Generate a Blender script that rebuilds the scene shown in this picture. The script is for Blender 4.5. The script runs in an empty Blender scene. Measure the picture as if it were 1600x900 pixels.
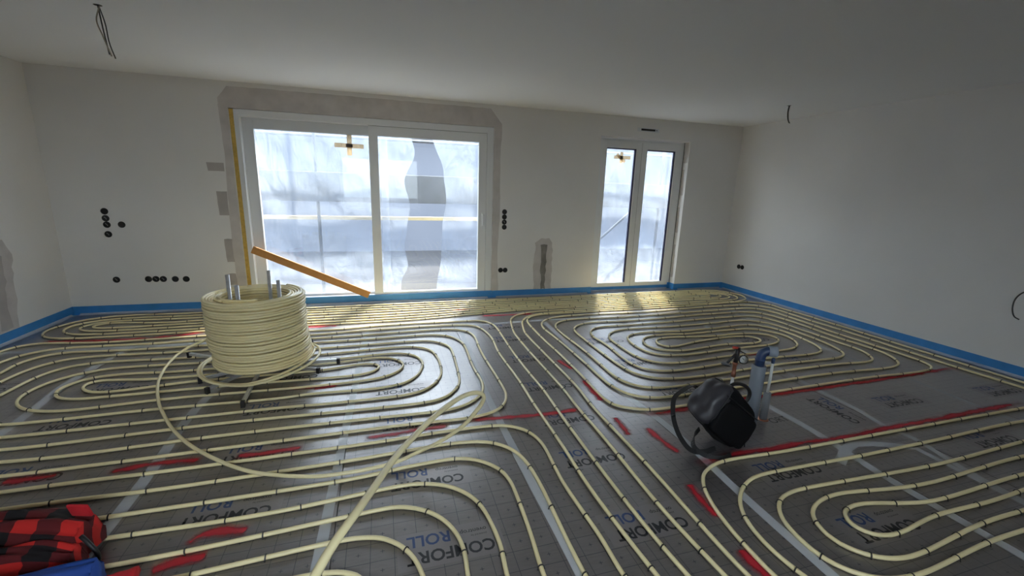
import bpy, bmesh, math, random
from mathutils import Vector, Matrix, Euler
random.seed(7)
sc = bpy.context.scene
C = sc.collection
PI = math.pi
SKY, SUN, EXPO = 5.0, 7.0, 1.95
FLOOR_ROUGH, FLOOR_SPEC, FLOOR_METAL = 0.36, 0.6, 0.62

# ------------------------------------------------------------------ camera
cam_d = bpy.data.cameras.new('camera')
cam = bpy.data.objects.new('camera', cam_d); C.objects.link(cam)
cam_d.sensor_width = 36.0
cam_d.lens = 670.14 / 1600 * 36.0
cam_d.clip_start = 0.05; cam_d.clip_end = 300
YAW, PITCH, ROLL = 0.2957, -0.2253, 0.0314
fw = Vector((math.sin(YAW) * math.cos(PITCH), math.cos(YAW) * math.cos(PITCH), math.sin(PITCH)))
rt = Vector((math.cos(YAW), -math.sin(YAW), 0)); up = rt.cross(fw)
r2 = math.cos(ROLL) * rt + math.sin(ROLL) * up
u2 = -math.sin(ROLL) * rt + math.cos(ROLL) * up
m = Matrix((r2, u2, -fw)).transposed().to_4x4(); m.translation = Vector((0, 0, 1.5535))
cam.matrix_world = m
sc.camera = cam

# ------------------------------------------------------------------ world, sun, exposure
world = bpy.data.worlds.new('overcast_sky'); sc.world = world; world.use_nodes = True
wn = world.node_tree.nodes; wl = world.node_tree.links
bg = wn['Background']; bg.inputs['Color'].default_value = (0.86, 0.93, 1.0, 1); bg.inputs['Strength'].default_value = SKY
# overcast sky: zenith about three times as bright as the horizon
wtc = wn.new('ShaderNodeTexCoord'); wsx = wn.new('ShaderNodeSeparateXYZ'); wl.new(wtc.outputs['Generated'], wsx.inputs[0])
wmr = wn.new('ShaderNodeMapRange'); wmr.inputs['From Min'].default_value = 0.0; wmr.inputs['From Max'].default_value = 1.0
wmr.inputs['To Min'].default_value = SKY / 3; wmr.inputs['To Max'].default_value = SKY
wl.new(wsx.outputs[2], wmr.inputs['Value']); wl.new(wmr.outputs[0], bg.inputs['Strength'])
sun_d = bpy.data.lights.new('sun', 'SUN'); sun_d.energy = SUN; sun_d.angle = math.radians(4); sun_d.color = (1.0, 0.9, 0.74)
sun = bpy.data.objects.new('sun', sun_d); C.objects.link(sun)
sun.rotation_euler = Vector((-0.30, -0.62, -0.95)).to_track_quat('-Z', 'Y').to_euler()
sc.view_settings.view_transform = 'Standard'; sc.view_settings.look = 'None'
sc.view_settings.gamma = 1.0; sc.view_settings.use_curve_mapping = False
sc.view_settings.exposure = EXPO
sc.cycles.use_denoising = True
sc.cycles.max_bounces = 14; sc.cycles.diffuse_bounces = 8; sc.cycles.glossy_bounces = 4
sc.cycles.transparent_max_bounces = 24; sc.cycles.transmission_bounces = 8
sc.cycles.sample_clamp_indirect = 6.0
sc.cycles.caustics_reflective = False; sc.cycles.caustics_refractive = False

# ------------------------------------------------------------------ materials
def sock(n, *names):
    for k in names:
        if k in n.inputs: return n.inputs[k]
def mat(name, col, rough=0.6, metal=0.0, spec=0.5, noise=None, bump=None, coat=0.0):
    m = bpy.data.materials.new(name); m.use_nodes = True
    nt = m.node_tree; p = nt.nodes['Principled BSDF']
    p.inputs['Base Color'].default_value = (*col, 1)
    p.inputs['Roughness'].default_value = rough; p.inputs['Metallic'].default_value = metal
    s = sock(p, 'Specular IOR Level', 'Specular')
    if s: s.default_value = spec
    if coat: p.inputs['Coat Weight'].default_value = coat; p.inputs['Coat Roughness'].default_value = 0.25
    if noise or bump:
        tc = nt.nodes.new('ShaderNodeTexCoord')
    if noise:
        sca, amt = noise
        nz = nt.nodes.new('ShaderNodeTexNoise'); nz.inputs['Scale'].default_value = sca; nz.inputs['Detail'].default_value = 5
        nt.links.new(tc.outputs['Object'], nz.inputs['Vector'])
        mr = nt.nodes.new('ShaderNodeMapRange'); mr.inputs['From Min'].default_value = 0.3; mr.inputs['From Max'].default_value = 0.7
        mr.inputs['To Min'].default_value = 1 - amt; mr.inputs['To Max'].default_value = 1 + amt
        nt.links.new(nz.outputs['Fac'], mr.inputs['Value'])
        vm = nt.nodes.new('ShaderNodeVectorMath'); vm.operation = 'SCALE'; vm.inputs[0].default_value = col
        nt.links.new(mr.outputs['Result'], vm.inputs['Scale'])
        nt.links.new(vm.outputs['Vector'], p.inputs['Base Color'])
    if bump:
        sca, st, dist = bump
        nb = nt.nodes.new('ShaderNodeTexNoise'); nb.inputs['Scale'].default_value = sca; nb.inputs['Detail'].default_value = 4
        nt.links.new(tc.outputs['Object'], nb.inputs['Vector'])
        b = nt.nodes.new('ShaderNodeBump'); b.inputs['Strength'].default_value = st; b.inputs['Distance'].default_value = dist
        nt.links.new(nb.outputs['Fac'], b.inputs['Height']); nt.links.new(b.outputs['Normal'], p.inputs['Normal'])
    return m
M = {}
M['wall'] = mat('plaster_wall', (0.80, 0.782, 0.765), 0.9, spec=0.2, noise=(1.3, 0.025), bump=(60, 0.12, 0.004))
M['patch'] = mat('fresh_filler', (0.60, 0.56, 0.54), 0.95, spec=0.1, noise=(7, 0.08))
M['patch_mid'] = mat('older_filler', (0.47, 0.43, 0.41), 0.95, spec=0.1, noise=(7, 0.08))
M['patch_dark'] = mat('damp_filler', (0.25, 0.235, 0.215), 0.9, spec=0.1, noise=(9, 0.25))
M['ceiling'] = mat('ceiling_plaster', (0.88, 0.878, 0.88), 0.9, spec=0.2, bump=(70, 0.08, 0.003))
M['slab'] = mat('concrete_slab', (0.3, 0.3, 0.3), 0.9, noise=(6, 0.1))
M['pvc'] = mat('white_pvc', (0.78, 0.79, 0.80), 0.35)
M['pvc_grey'] = mat('weathered_white_pvc', (0.68, 0.70, 0.73), 0.4)
M['seal'] = mat('black_rubber_seal', (0.012, 0.012, 0.013), 0.7)
M['seal_blue'] = mat('dark_spacer', (0.05, 0.05, 0.11), 0.5)
M['blue_foam'] = mat('blue_edge_foam', (0.045, 0.25, 0.60), 0.5, noise=(8, 0.08))
M['black_box'] = mat('black_plastic_box', (0.006, 0.006, 0.006), 0.6)
M['box_orange'] = mat('cable_grey', (0.25, 0.25, 0.24), 0.5)
M['pipe'] = mat('ivory_pipe', (0.92, 0.79, 0.45), 0.3, spec=0.5, noise=(3, 0.03))
M['coilpipe'] = mat('ivory_coil_pipe', (0.92, 0.80, 0.47), 0.25, spec=0.5)
M['staple'] = mat('dark_staple_plastic', (0.035, 0.034, 0.03), 0.5)
M['steel'] = mat('galvanised_steel', (0.66, 0.67, 0.68), 0.3, metal=0.6, noise=(30, 0.1))
M['wood'] = mat('batten_wood', (0.46, 0.22, 0.065), 0.65, noise=(12, 0.12))
M['wood_pale'] = mat('scaffold_rail_wood', (0.85, 0.70, 0.42), 0.7, noise=(9, 0.1))
M['foam_yellow'] = mat('yellow_joint_foam', (0.60, 0.40, 0.10), 0.9, noise=(30, 0.15))
M['masking_dark'] = mat('overlapped_tape', (0.10, 0.085, 0.08), 0.8)
M['bag'] = mat('black_nylon', (0.004, 0.004, 0.005), 0.75, spec=0.2, bump=(400, 0.3, 0.001))
M['bag_leather'] = mat('black_smooth_panel', (0.030, 0.028, 0.034), 0.42, bump=(25, 0.15, 0.004))  # smooth end panel, its lighter tone stands for light falling on it
M['strap'] = mat('black_webbing', (0.009, 0.009, 0.010), 0.5, bump=(300, 0.3, 0.001))
M['duct'] = mat('grey_insulated_pipe', (0.21, 0.235, 0.275), 0.5, bump=(30, 0.2, 0.003))
M['duct_dark'] = mat('grey_pipe_sleeve', (0.20, 0.205, 0.22), 0.55)
M['blue_fit'] = mat('dark_blue_fitting', (0.03, 0.055, 0.13), 0.35)
M['fit_end'] = mat('grey_blue_cap', (0.30, 0.34, 0.40), 0.4)
M['white_pipe'] = mat('white_supply_pipe', (0.72, 0.72, 0.70), 0.35)
M['copper'] = mat('red_brass_fitting', (0.32, 0.13, 0.08), 0.4, metal=0.5)
M['black_metal'] = mat('black_valve', (0.02, 0.018, 0.018), 0.4)
M['red_plastic'] = mat('red_lever', (0.50, 0.05, 0.03), 0.45)
M['white_dial'] = mat('gauge_dial', (0.75, 0.75, 0.72), 0.4)
M['cable'] = mat('grey_cable', (0.06, 0.06, 0.055), 0.6)
M['cable_white'] = mat('bare_wire', (0.35, 0.32, 0.25), 0.5)
M['ink'] = mat('black_print', (0.010, 0.010, 0.015), 0.45)
M['ink_blue'] = mat('blue_print', (0.02, 0.05, 0.16), 0.45)
M['scaf'] = mat('scaffold_tube', (0.10, 0.105, 0.115), 0.6)
M['scaf_board'] = mat('scaffold_board', (0.19, 0.20, 0.22), 0.7, noise=(5, 0.1))
M['ground'] = mat('outdoor_ground', (0.04, 0.04, 0.044), 1.0, spec=0.0, noise=(0.8, 0.15))
M['render_wall'] = mat('neighbour_facade', (0.105, 0.112, 0.135), 1.0, spec=0.0, noise=(0.7, 0.06))
M['blue_cloth'] = mat('blue_work_fabric', (0.012, 0.055, 0.27), 0.8, bump=(40, 0.5, 0.01))
M['red_cloth'] = mat('red_fleece', (0.55, 0.012, 0.02), 0.9, bump=(40, 0.5, 0.01))
M['board'] = mat('beige_board', (0.55, 0.38, 0.27), 0.8)

def shader_mat(name):
    m = bpy.data.materials.new(name); m.use_nodes = True
    nt = m.node_tree; nt.nodes.clear(); out = nt.nodes.new('ShaderNodeOutputMaterial')
    return m, nt, out
# window glass: mostly clear, a little mirror
m, nt, out = shader_mat('window_glass')
tr = nt.nodes.new('ShaderNodeBsdfTransparent'); tr.inputs['Color'].default_value = (0.93, 0.96, 0.97, 1)
gl = nt.nodes.new('ShaderNodeBsdfGlossy'); gl.inputs['Roughness'].default_value = 0.02
lf = nt.nodes.new('ShaderNodeLayerWeight'); lf.inputs['Blend'].default_value = 0.5
lp = nt.nodes.new('ShaderNodeMath'); lp.operation = 'POWER'; lp.inputs[1].default_value = 5.0; nt.links.new(lf.outputs['Facing'], lp.inputs[0])
lw = nt.nodes.new('ShaderNodeMath'); lw.operation = 'MULTIPLY_ADD'; lw.inputs[1].default_value = 0.6; lw.inputs[2].default_value = 0.035; nt.links.new(lp.outputs[0], lw.inputs[0])
mx = nt.nodes.new('ShaderNodeMixShader')
nt.links.new(lw.outputs[0], mx.inputs[0]); nt.links.new(tr.outputs[0], mx.inputs[1]); nt.links.new(gl.outputs[0], mx.inputs[2]); nt.links.new(mx.outputs[0], out.inputs[0])
M['glass'] = m
# plastic sheeting: milky, part clear, part diffuse transmission
def film(name, clear, col, gloss=0.06, tcol=(0.97, 0.98, 1.0)):
    m, nt, out = shader_mat(name)
    tc = nt.nodes.new('ShaderNodeTexCoord')
    nz = nt.nodes.new('ShaderNodeTexNoise'); nz.inputs['Scale'].default_value = 2.2; nz.inputs['Detail'].default_value = 3
    nt.links.new(tc.outputs['Object'], nz.inputs['Vector'])
    wv = nt.nodes.new('ShaderNodeTexNoise'); wv.inputs['Scale'].default_value = 5; wv.inputs['Detail'].default_value = 4; wv.inputs['Distortion'].default_value = 1.5
    mp = nt.nodes.new('ShaderNodeMapping'); mp.inputs['Rotation'].default_value = (0, 0.6, 0); mp.inputs['Scale'].default_value = (1.2, 1, 0.35)
    nt.links.new(tc.outputs['Object'], mp.inputs['Vector']); nt.links.new(mp.outputs[0], wv.inputs['Vector'])
    bm = nt.nodes.new('ShaderNodeBump'); bm.inputs['Strength'].default_value = 0.9; bm.inputs['Distance'].default_value = 0.06
    nt.links.new(wv.outputs['Fac'], bm.inputs['Height'])
    mr = nt.nodes.new('ShaderNodeMapRange'); mr.inputs['To Min'].default_value = 1 - clear - 0.08; mr.inputs['To Max'].default_value = 1 - clear + 0.08
    nt.links.new(nz.outputs['Fac'], mr.inputs['Value'])
    tr = nt.nodes.new('ShaderNodeBsdfTransparent'); tr.inputs['Color'].default_value = (*tcol, 1)
    tl = nt.nodes.new('ShaderNodeBsdfTranslucent'); tl.inputs['Color'].default_value = (*col, 1)
    gl = nt.nodes.new('ShaderNodeBsdfGlossy'); gl.inputs['Roughness'].default_value = 0.25
    for n in (tl, gl): nt.links.new(bm.outputs[0], n.inputs['Normal'])
    m1 = nt.nodes.new('ShaderNodeMixShader'); m2 = nt.nodes.new('ShaderNodeMixShader'); m2.inputs[0].default_value = gloss
    nt.links.new(mr.outputs[0], m1.inputs[0]); nt.links.new(tr.outputs[0], m1.inputs[1]); nt.links.new(tl.outputs[0], m1.inputs[2])
    nt.links.new(m1.outputs[0], m2.inputs[1]); nt.links.new(gl.outputs[0], m2.inputs[2]); nt.links.new(m2.outputs[0], out.inputs[0])
    return m
M['film'] = film('milky_plastic_sheet', 0.62, (0.215, 0.25, 0.32))
M['masking'] = film('beige_masking_tape', 0.22, (0.44, 0.37, 0.28), 0.0, (0.80, 0.72, 0.60))
# clear adhesive tape
m, nt, out = shader_mat('clear_adhesive_tape')
tr = nt.nodes.new('ShaderNodeBsdfTransparent')
pr = nt.nodes.new('ShaderNodeBsdfPrincipled'); pr.inputs['Base Color'].default_value = (0.72, 0.74, 0.78, 1); pr.inputs['Roughness'].default_value = 0.22
tc = nt.nodes.new('ShaderNodeTexCoord'); nb = nt.nodes.new('ShaderNodeTexNoise'); nb.inputs['Scale'].default_value = 14
nt.links.new(tc.outputs['Object'], nb.inputs['Vector'])
b = nt.nodes.new('ShaderNodeBump'); b.inputs['Strength'].default_value = 0.35; b.inputs['Distance'].default_value = 0.01
nt.links.new(nb.outputs['Fac'], b.inputs['Height']); nt.links.new(b.outputs[0], pr.inputs['Normal'])
mx = nt.nodes.new('ShaderNodeMixShader'); mx.inputs[0].default_value = 0.66
nt.links.new(tr.outputs[0], mx.inputs[1]); nt.links.new(pr.outputs[0], mx.inputs[2]); nt.links.new(mx.outputs[0], out.inputs[0])
M['tape'] = m
# red spray paint with soft uneven edges (uv: u along, v across)
m, nt, out = shader_mat('red_spray_paint')
uv = nt.nodes.new('ShaderNodeUVMap'); sx = nt.nodes.new('ShaderNodeSeparateXYZ'); nt.links.new(uv.outputs[0], sx.inputs[0])
def mth(op, a, bb=None, clamp=False):
    n = nt.nodes.new('ShaderNodeMath'); n.operation = op; n.use_clamp = clamp
    for i, v in enumerate((a, bb)):
        if v is None: continue
        if isinstance(v, (int, float)): n.inputs[i].default_value = v
        else: nt.links.new(v, n.inputs[i])
    return n.outputs[0]
dv = mth('ABSOLUTE', mth('SUBTRACT', sx.outputs[1], 0.5))
fal = mth('SUBTRACT', 1.0, mth('MULTIPLY', dv, 2.0))
tc = nt.nodes.new('ShaderNodeTexCoord')
nz = nt.nodes.new('ShaderNodeTexNoise'); nz.inputs['Scale'].default_value = 9; nz.inputs['Detail'].default_value = 6
nt.links.new(tc.outputs['Object'], nz.inputs['Vector'])
sp = nt.nodes.new('ShaderNodeTexNoise'); sp.inputs['Scale'].default_value = 320
nt.links.new(tc.outputs['Object'], sp.inputs['Vector'])
f1 = mth('ADD', mth('MULTIPLY', fal, 1.55), mth('MULTIPLY', mth('SUBTRACT', nz.outputs['Fac'], 0.64), 2.0))
f2 = mth('ADD', f1, mth('MULTIPLY', mth('SUBTRACT', sp.outputs['Fac'], 0.5), 0.8))
# taper at both ends
en = mth('MULTIPLY', mth('MINIMUM', sx.outputs[0], mth('SUBTRACT', 1.0, sx.outputs[0])), 14.0, True)
al = mth('MULTIPLY', mth('MULTIPLY', f2, en), 0.85, True)
tr = nt.nodes.new('ShaderNodeBsdfTransparent'); pr = nt.nodes.new('ShaderNodeBsdfPrincipled')
pr.inputs['Base Color'].default_value = (0.46, 0.012, 0.028, 1); pr.inputs['Roughness'].default_value = 0.6
mx = nt.nodes.new('ShaderNodeMixShader')
nt.links.new(al, mx.inputs[0]); nt.links.new(tr.outputs[0], mx.inputs[1]); nt.links.new(pr.outputs[0], mx.inputs[2]); nt.links.new(mx.outputs[0], out.inputs[0])
M['spray'] = m
# printed insulation facing: grey woven foil with a blue-black 10 cm grid
def sheet_mat(name, base, flip):
    m = bpy.data.materials.new(name); m.use_nodes = True; nt = m.node_tree; p = nt.nodes['Principled BSDF']
    tc = nt.nodes.new('ShaderNodeTexCoord'); sx = nt.nodes.new('ShaderNodeSeparateXYZ'); nt.links.new(tc.outputs['Object'], sx.inputs[0])
    def mth(op, a, bb=None, clamp=False):
        n = nt.nodes.new('ShaderNodeMath'); n.operation = op; n.use_clamp = clamp
        for i, v in enumerate((a, bb)):
            if v is None: continue
            if isinstance(v, (int, float)): n.inputs[i].default_value = v
            else: nt.links.new(v, n.inputs[i])
        return n.outputs[0]
    def dist(o, off):   # distance to the nearest grid line, metres
        return mth('PINGPONG', mth('ADD', o, off), 0.05)
    dx = dist(sx.outputs[0], 10.0); dy = dist(sx.outputs[1], 10.0)
    ln = mth('MAXIMUM', mth('LESS_THAN', dx, 0.0013), mth('LESS_THAN', dy, 0.0013))
    cx = dist(sx.outputs[0], 10.05); cy = dist(sx.outputs[1], 10.05)
    arm = mth('MULTIPLY', mth('LESS_THAN', mth('MAXIMUM', cx, cy), 0.009), mth('LESS_THAN', mth('MINIMUM', cx, cy), 0.0014))
    dot = mth('MAXIMUM', arm, mth('LESS_THAN', mth('ADD', mth('MULTIPLY', cx, cx), mth('MULTIPLY', cy, cy)), 0.0000105))
    msk = mth('MULTIPLY', mth('MAXIMUM', ln, dot), 0.8)
    nz = nt.nodes.new('ShaderNodeTexNoise'); nz.inputs['Scale'].default_value = 6; nz.inputs['Detail'].default_value = 6
    nt.links.new(tc.outputs['Object'], nz.inputs['Vector'])
    mp = nt.nodes.new('ShaderNodeMapping'); mp.inputs['Scale'].default_value = (14, 90, 14); nt.links.new(tc.outputs['Object'], mp.inputs['Vector'])
    wz = nt.nodes.new('ShaderNodeTexNoise'); wz.inputs['Scale'].default_value = 1.0; wz.inputs['Detail'].default_value = 3; nt.links.new(mp.outputs[0], wz.inputs['Vector'])
    mr = nt.nodes.new('ShaderNodeMapRange'); mr.inputs['From Min'].default_value = 0.3; mr.inputs['From Max'].default_value = 0.7; mr.inputs['To Min'].default_value = 0.86; mr.inputs['To Max'].default_value = 1.14
    nt.links.new(mth('MULTIPLY', mth('ADD', nz.outputs['Fac'], wz.outputs['Fac']), 0.5), mr.inputs['Value'])
    vm = nt.nodes.new('ShaderNodeVectorMath'); vm.operation = 'SCALE'; vm.inputs[0].default_value = base; nt.links.new(mr.outputs[0], vm.inputs['Scale'])
    mix = nt.nodes.new('ShaderNodeMix'); mix.data_type = 'RGBA'
    nt.links.new(msk, mix.inputs[0]); nt.links.new(vm.outputs[0], mix.inputs[6]); mix.inputs[7].default_value = (0.02, 0.024, 0.05, 1)
    nt.links.new(mix.outputs[2], p.inputs['Base Color'])
    p.inputs['Roughness'].default_value = FLOOR_ROUGH; p.inputs['Coat Weight'].default_value = 0.8; p.inputs['Coat Roughness'].default_value = 0.28; p.inputs['Metallic'].default_value = FLOOR_METAL
    s = sock(p, 'Specular IOR Level', 'Specular'); s.default_value = FLOOR_SPEC
    mp2 = nt.nodes.new('ShaderNodeMapping'); mp2.inputs['Scale'].default_value = (9, 26, 9); nt.links.new(tc.outputs['Object'], mp2.inputs['Vector'])
    bz = nt.nodes.new('ShaderNodeTexNoise'); bz.inputs['Scale'].default_value = 1.0; bz.inputs['Detail'].default_value = 5; nt.links.new(mp2.outputs[0], bz.inputs['Vector'])
    b = nt.nodes.new('ShaderNodeBump'); b.inputs['Strength'].default_value = 0.30; b.inputs['Distance'].default_value = 0.006
    nt.links.new(bz.outputs['Fac'], b.inputs['Height']); nt.links.new(b.outputs[0], p.inputs['Normal'])
    return m
M['sheet'] = sheet_mat('printed_insulation_facing', (0.205, 0.187, 0.187), False)
M['sheet_patch'] = mat('print_background', (0.275, 0.253, 0.255), FLOOR_ROUGH, metal=FLOOR_METAL, spec=FLOOR_SPEC, bump=(40, 0.25, 0.004))
# red / black buffalo check from object coordinates
def check_mat():
    m = bpy.data.materials.new('red_black_flannel'); m.use_nodes = True; nt = m.node_tree; p = nt.nodes['Principled BSDF']
    uvn = nt.nodes.new('ShaderNodeUVMap'); sx = nt.nodes.new('ShaderNodeSeparateXYZ'); nt.links.new(uvn.outputs[0], sx.inputs[0])
    def mth(op, a, bb=None):
        n = nt.nodes.new('ShaderNodeMath'); n.operation = op
        for i, v in enumerate((a, bb)):
            if v is None: continue
            if isinstance(v, (int, float)): n.inputs[i].default_value = v
            else: nt.links.new(v, n.inputs[i])
        return n.outputs[0]
    a = mth('GREATER_THAN', mth('FRACT', sx.outputs[0]), 0.5); bb = mth('GREATER_THAN', mth('FRACT', sx.outputs[1]), 0.5)
    s = mth('MULTIPLY', mth('ADD', a, bb), 0.5)
    cr = nt.nodes.new('ShaderNodeValToRGB'); e = cr.color_ramp.elements
    e[0].position = 0; e[0].color = (0.56, 0.018, 0.014, 1); e[1].position = 1; e[1].color = (0.006, 0.004, 0.005, 1)
    k = cr.color_ramp.elements.new(0.5); k.color = (0.10, 0.006, 0.008, 1)
    nt.links.new(s, cr.inputs[0]); nt.links.new(cr.outputs[0], p.inputs['Base Color']); p.inputs['Roughness'].default_value = 0.95
    return m
M['check'] = check_mat()

# ------------------------------------------------------------------ mesh helpers
def tag(o, label=None, cat=None, group=None, kind=None):
    if label: o['label'] = label
    if cat: o['category'] = cat
    if group: o['group'] = group
    if kind: o['kind'] = kind
    return o
def link(name, me, material=None, parent=None, smooth=False):
    if material is not None:
        for mm in (material if isinstance(material, (list, tuple)) else [material]): me.materials.append(M[mm] if isinstance(mm, str) else mm)
    if smooth:
        for p in me.polygons: p.use_smooth = True
    o = bpy.data.objects.new(name, me); C.objects.link(o)
    if parent is not None: o.parent = parent
    return o
def bm_obj(name, bm, material, parent=None, smooth=False):
    me = bpy.data.meshes.new(name); bmesh.ops.recalc_face_normals(bm, faces=bm.faces); bm.to_mesh(me); bm.free()
    return link(name, me, material, parent, smooth)
def empty(name, loc=(0, 0, 0), rz=0):
    o = bpy.data.objects.new(name, None); C.objects.link(o); o.location = loc; o.rotation_euler = (0, 0, rz); o.empty_display_size = 0.05
    return o
def add_box(bm, x0, x1, y0, y1, z0, z1, bev=0.0, mtx=None):
    vs = [bm.verts.new((x, y, z)) for x in (x0, x1) for y in (y0, y1) for z in (z0, z1)]
    f = [(0, 1, 3, 2), (4, 6, 7, 5), (0, 4, 5, 1), (2, 3, 7, 6), (0, 2, 6, 4), (1, 5, 7, 3)]
    fs = [bm.faces.new([vs[i] for i in q]) for q in f]
    if bev:
        es = set(e for q in fs for e in q.edges)
        r = bmesh.ops.bevel(bm, geom=list(es), offset=bev, segments=2, affect='EDGES', profile=0.6)
        vs = list(set(v for q in r['faces'] for v in q.verts) | set(v for v in vs if v.is_valid))
    if mtx is not None:
        for v in vs:
            if v.is_valid: v.co = mtx @ v.co
    return vs
def box(name, x0, x1, y0, y1, z0, z1, material, parent=None, bev=0.0):
    bm = bmesh.new(); add_box(bm, x0, x1, y0, y1, z0, z1, bev); return bm_obj(name, bm, material, parent)
def catmull(p, step):
    p = [Vector(q) for q in p]; n = len(p); q = [2 * p[0] - p[1]] + p + [2 * p[-1] - p[-2]]; out = [p[0]]
    for i in range(n - 1):
        a, b, c, d = q[i:i + 4]
        t1 = max((b - a).length, 1e-6) ** .5; t2 = t1 + max((c - b).length, 1e-6) ** .5; t3 = t2 + max((d - c).length, 1e-6) ** .5
        # straight spans stay coarse
        bend = abs((b - a).normalized().dot((c - b).normalized())) * abs((c - b).normalized().dot((d - c).normalized()))
        st = step if bend < 0.9995 else step * 4
        k = max(1, math.ceil((c - b).length / st))
        for j in range(1, k + 1):
            t = t1 + (t2 - t1) * j / k
            A1 = a.lerp(b, t / t1); A2 = b.lerp(c, (t - t1) / (t2 - t1)); A3 = c.lerp(d, (t - t2) / (t3 - t2))
            B1 = A1.lerp(A2, t / t2); B2 = A2.lerp(A3, (t - t1) / (t3 - t1))
            out.append(B1.lerp(B2, (t - t1) / (t2 - t1)))
    return out
def add_tube(bm, pts, r, seg=8, caps=True, upv=Vector((0, 0, 1))):
    pts = [Vector(p) for p in pts]; rings = []; n = len(pts); prev = None
    for i, p in enumerate(pts):
        t = (pts[min(i + 1, n - 1)] - pts[max(i - 1, 0)]).normalized()
        if prev is None:
            a = upv if abs(t.dot(upv)) < 0.95 else Vector((1, 0, 0))
            s = t.cross(a).normalized()
        else:
            s = (prev - t * prev.dot(t)).normalized()
        prev = s; w = s.cross(t)
        rr = r(i / (n - 1)) if callable(r) else r
        rings.append([bm.verts.new(p + rr * (math.cos(k * 2 * PI / seg) * s + math.sin(k * 2 * PI / seg) * w)) for k in range(seg)])
    for a, b in zip(rings, rings[1:]):
        for k in range(seg): bm.faces.new((a[k], a[(k + 1) % seg], b[(k + 1) % seg], b[k]))
    if caps: bm.faces.new(rings[0][::-1]); bm.faces.new(rings[-1])
def tube(name, pts, r, material, parent=None, seg=8):
    bm = bmesh.new(); add_tube(bm, pts, r, seg); return bm_obj(name, bm, material, parent, True)
def add_lathe(bm, prof, seg=24, mtx=Matrix()):
    rings = []
    for r, z in prof:
        if r < 1e-6: rings.append([bm.verts.new(mtx @ Vector((0, 0, z)))])
        else: rings.append([bm.verts.new(mtx @ Vector((r * math.cos(k * 2 * PI / seg), r * math.sin(k * 2 * PI / seg), z))) for k in range(seg)])
    for a, b in zip(rings, rings[1:]):
        for k in range(seg):
            k2 = (k + 1) % seg
            if len(a) == 1 and len(b) == 1: continue
            if len(a) == 1: bm.faces.new((a[0], b[k], b[k2]))
            elif len(b) == 1: bm.faces.new((a[k], a[k2], b[0]))
            else: bm.faces.new((a[k], a[k2], b[k2], b[k]))
def lathe(name, prof, material, parent=None, seg=24, mtx=Matrix(), smooth=True):
    bm = bmesh.new(); add_lathe(bm, prof, seg, mtx); o = bm_obj(name, bm, material, parent, smooth); return o
def ribbon(name, pts, w, z, material, parent=None, step=0.05, uv=True, wob=0.0):
    pts = catmull([(p[0], p[1], z) for p in pts], step) if len(pts) > 2 else [Vector((p[0], p[1], z)) for p in pts]
    if len(pts) == 2:
        n = max(2, int((pts[1] - pts[0]).length / 0.12)); pts = [pts[0].lerp(pts[1], i / n) for i in range(n + 1)]
    L = [0]
    for a, b in zip(pts, pts[1:]): L.append(L[-1] + (b - a).length)
    bm = bmesh.new(); ul = bm.loops.layers.uv.new('UVMap'); rows = []
    n = len(pts)
    for i, p in enumerate(pts):
        t = (pts[min(i + 1, n - 1)] - pts[max(i - 1, 0)]).normalized(); s = Vector((-t.y, t.x, 0))
        ww = w / 2 * (1 + wob * (random.random() - .5)); off = s * wob * 0.02 * (random.random() - .5)
        rows.append((bm.verts.new(p + s * ww + off), bm.verts.new(p - s * ww + off)))
    for i in range(n - 1):
        f = bm.faces.new((rows[i][0], rows[i][1], rows[i + 1][1], rows[i + 1][0]))
        for lp, (uu, vv) in zip(f.loops, ((L[i], 0), (L[i], 1), (L[i + 1], 1), (L[i + 1], 0))): lp[ul].uv = (uu / L[-1], vv)
    me = bpy.data.meshes.new(name); bm.to_mesh(me); bm.free()
    o = link(name, me, material, parent)
    return o
def parse(s):
    return [tuple(int(v) / 1000 for v in q.split(',')) for q in s.split()]

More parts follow.
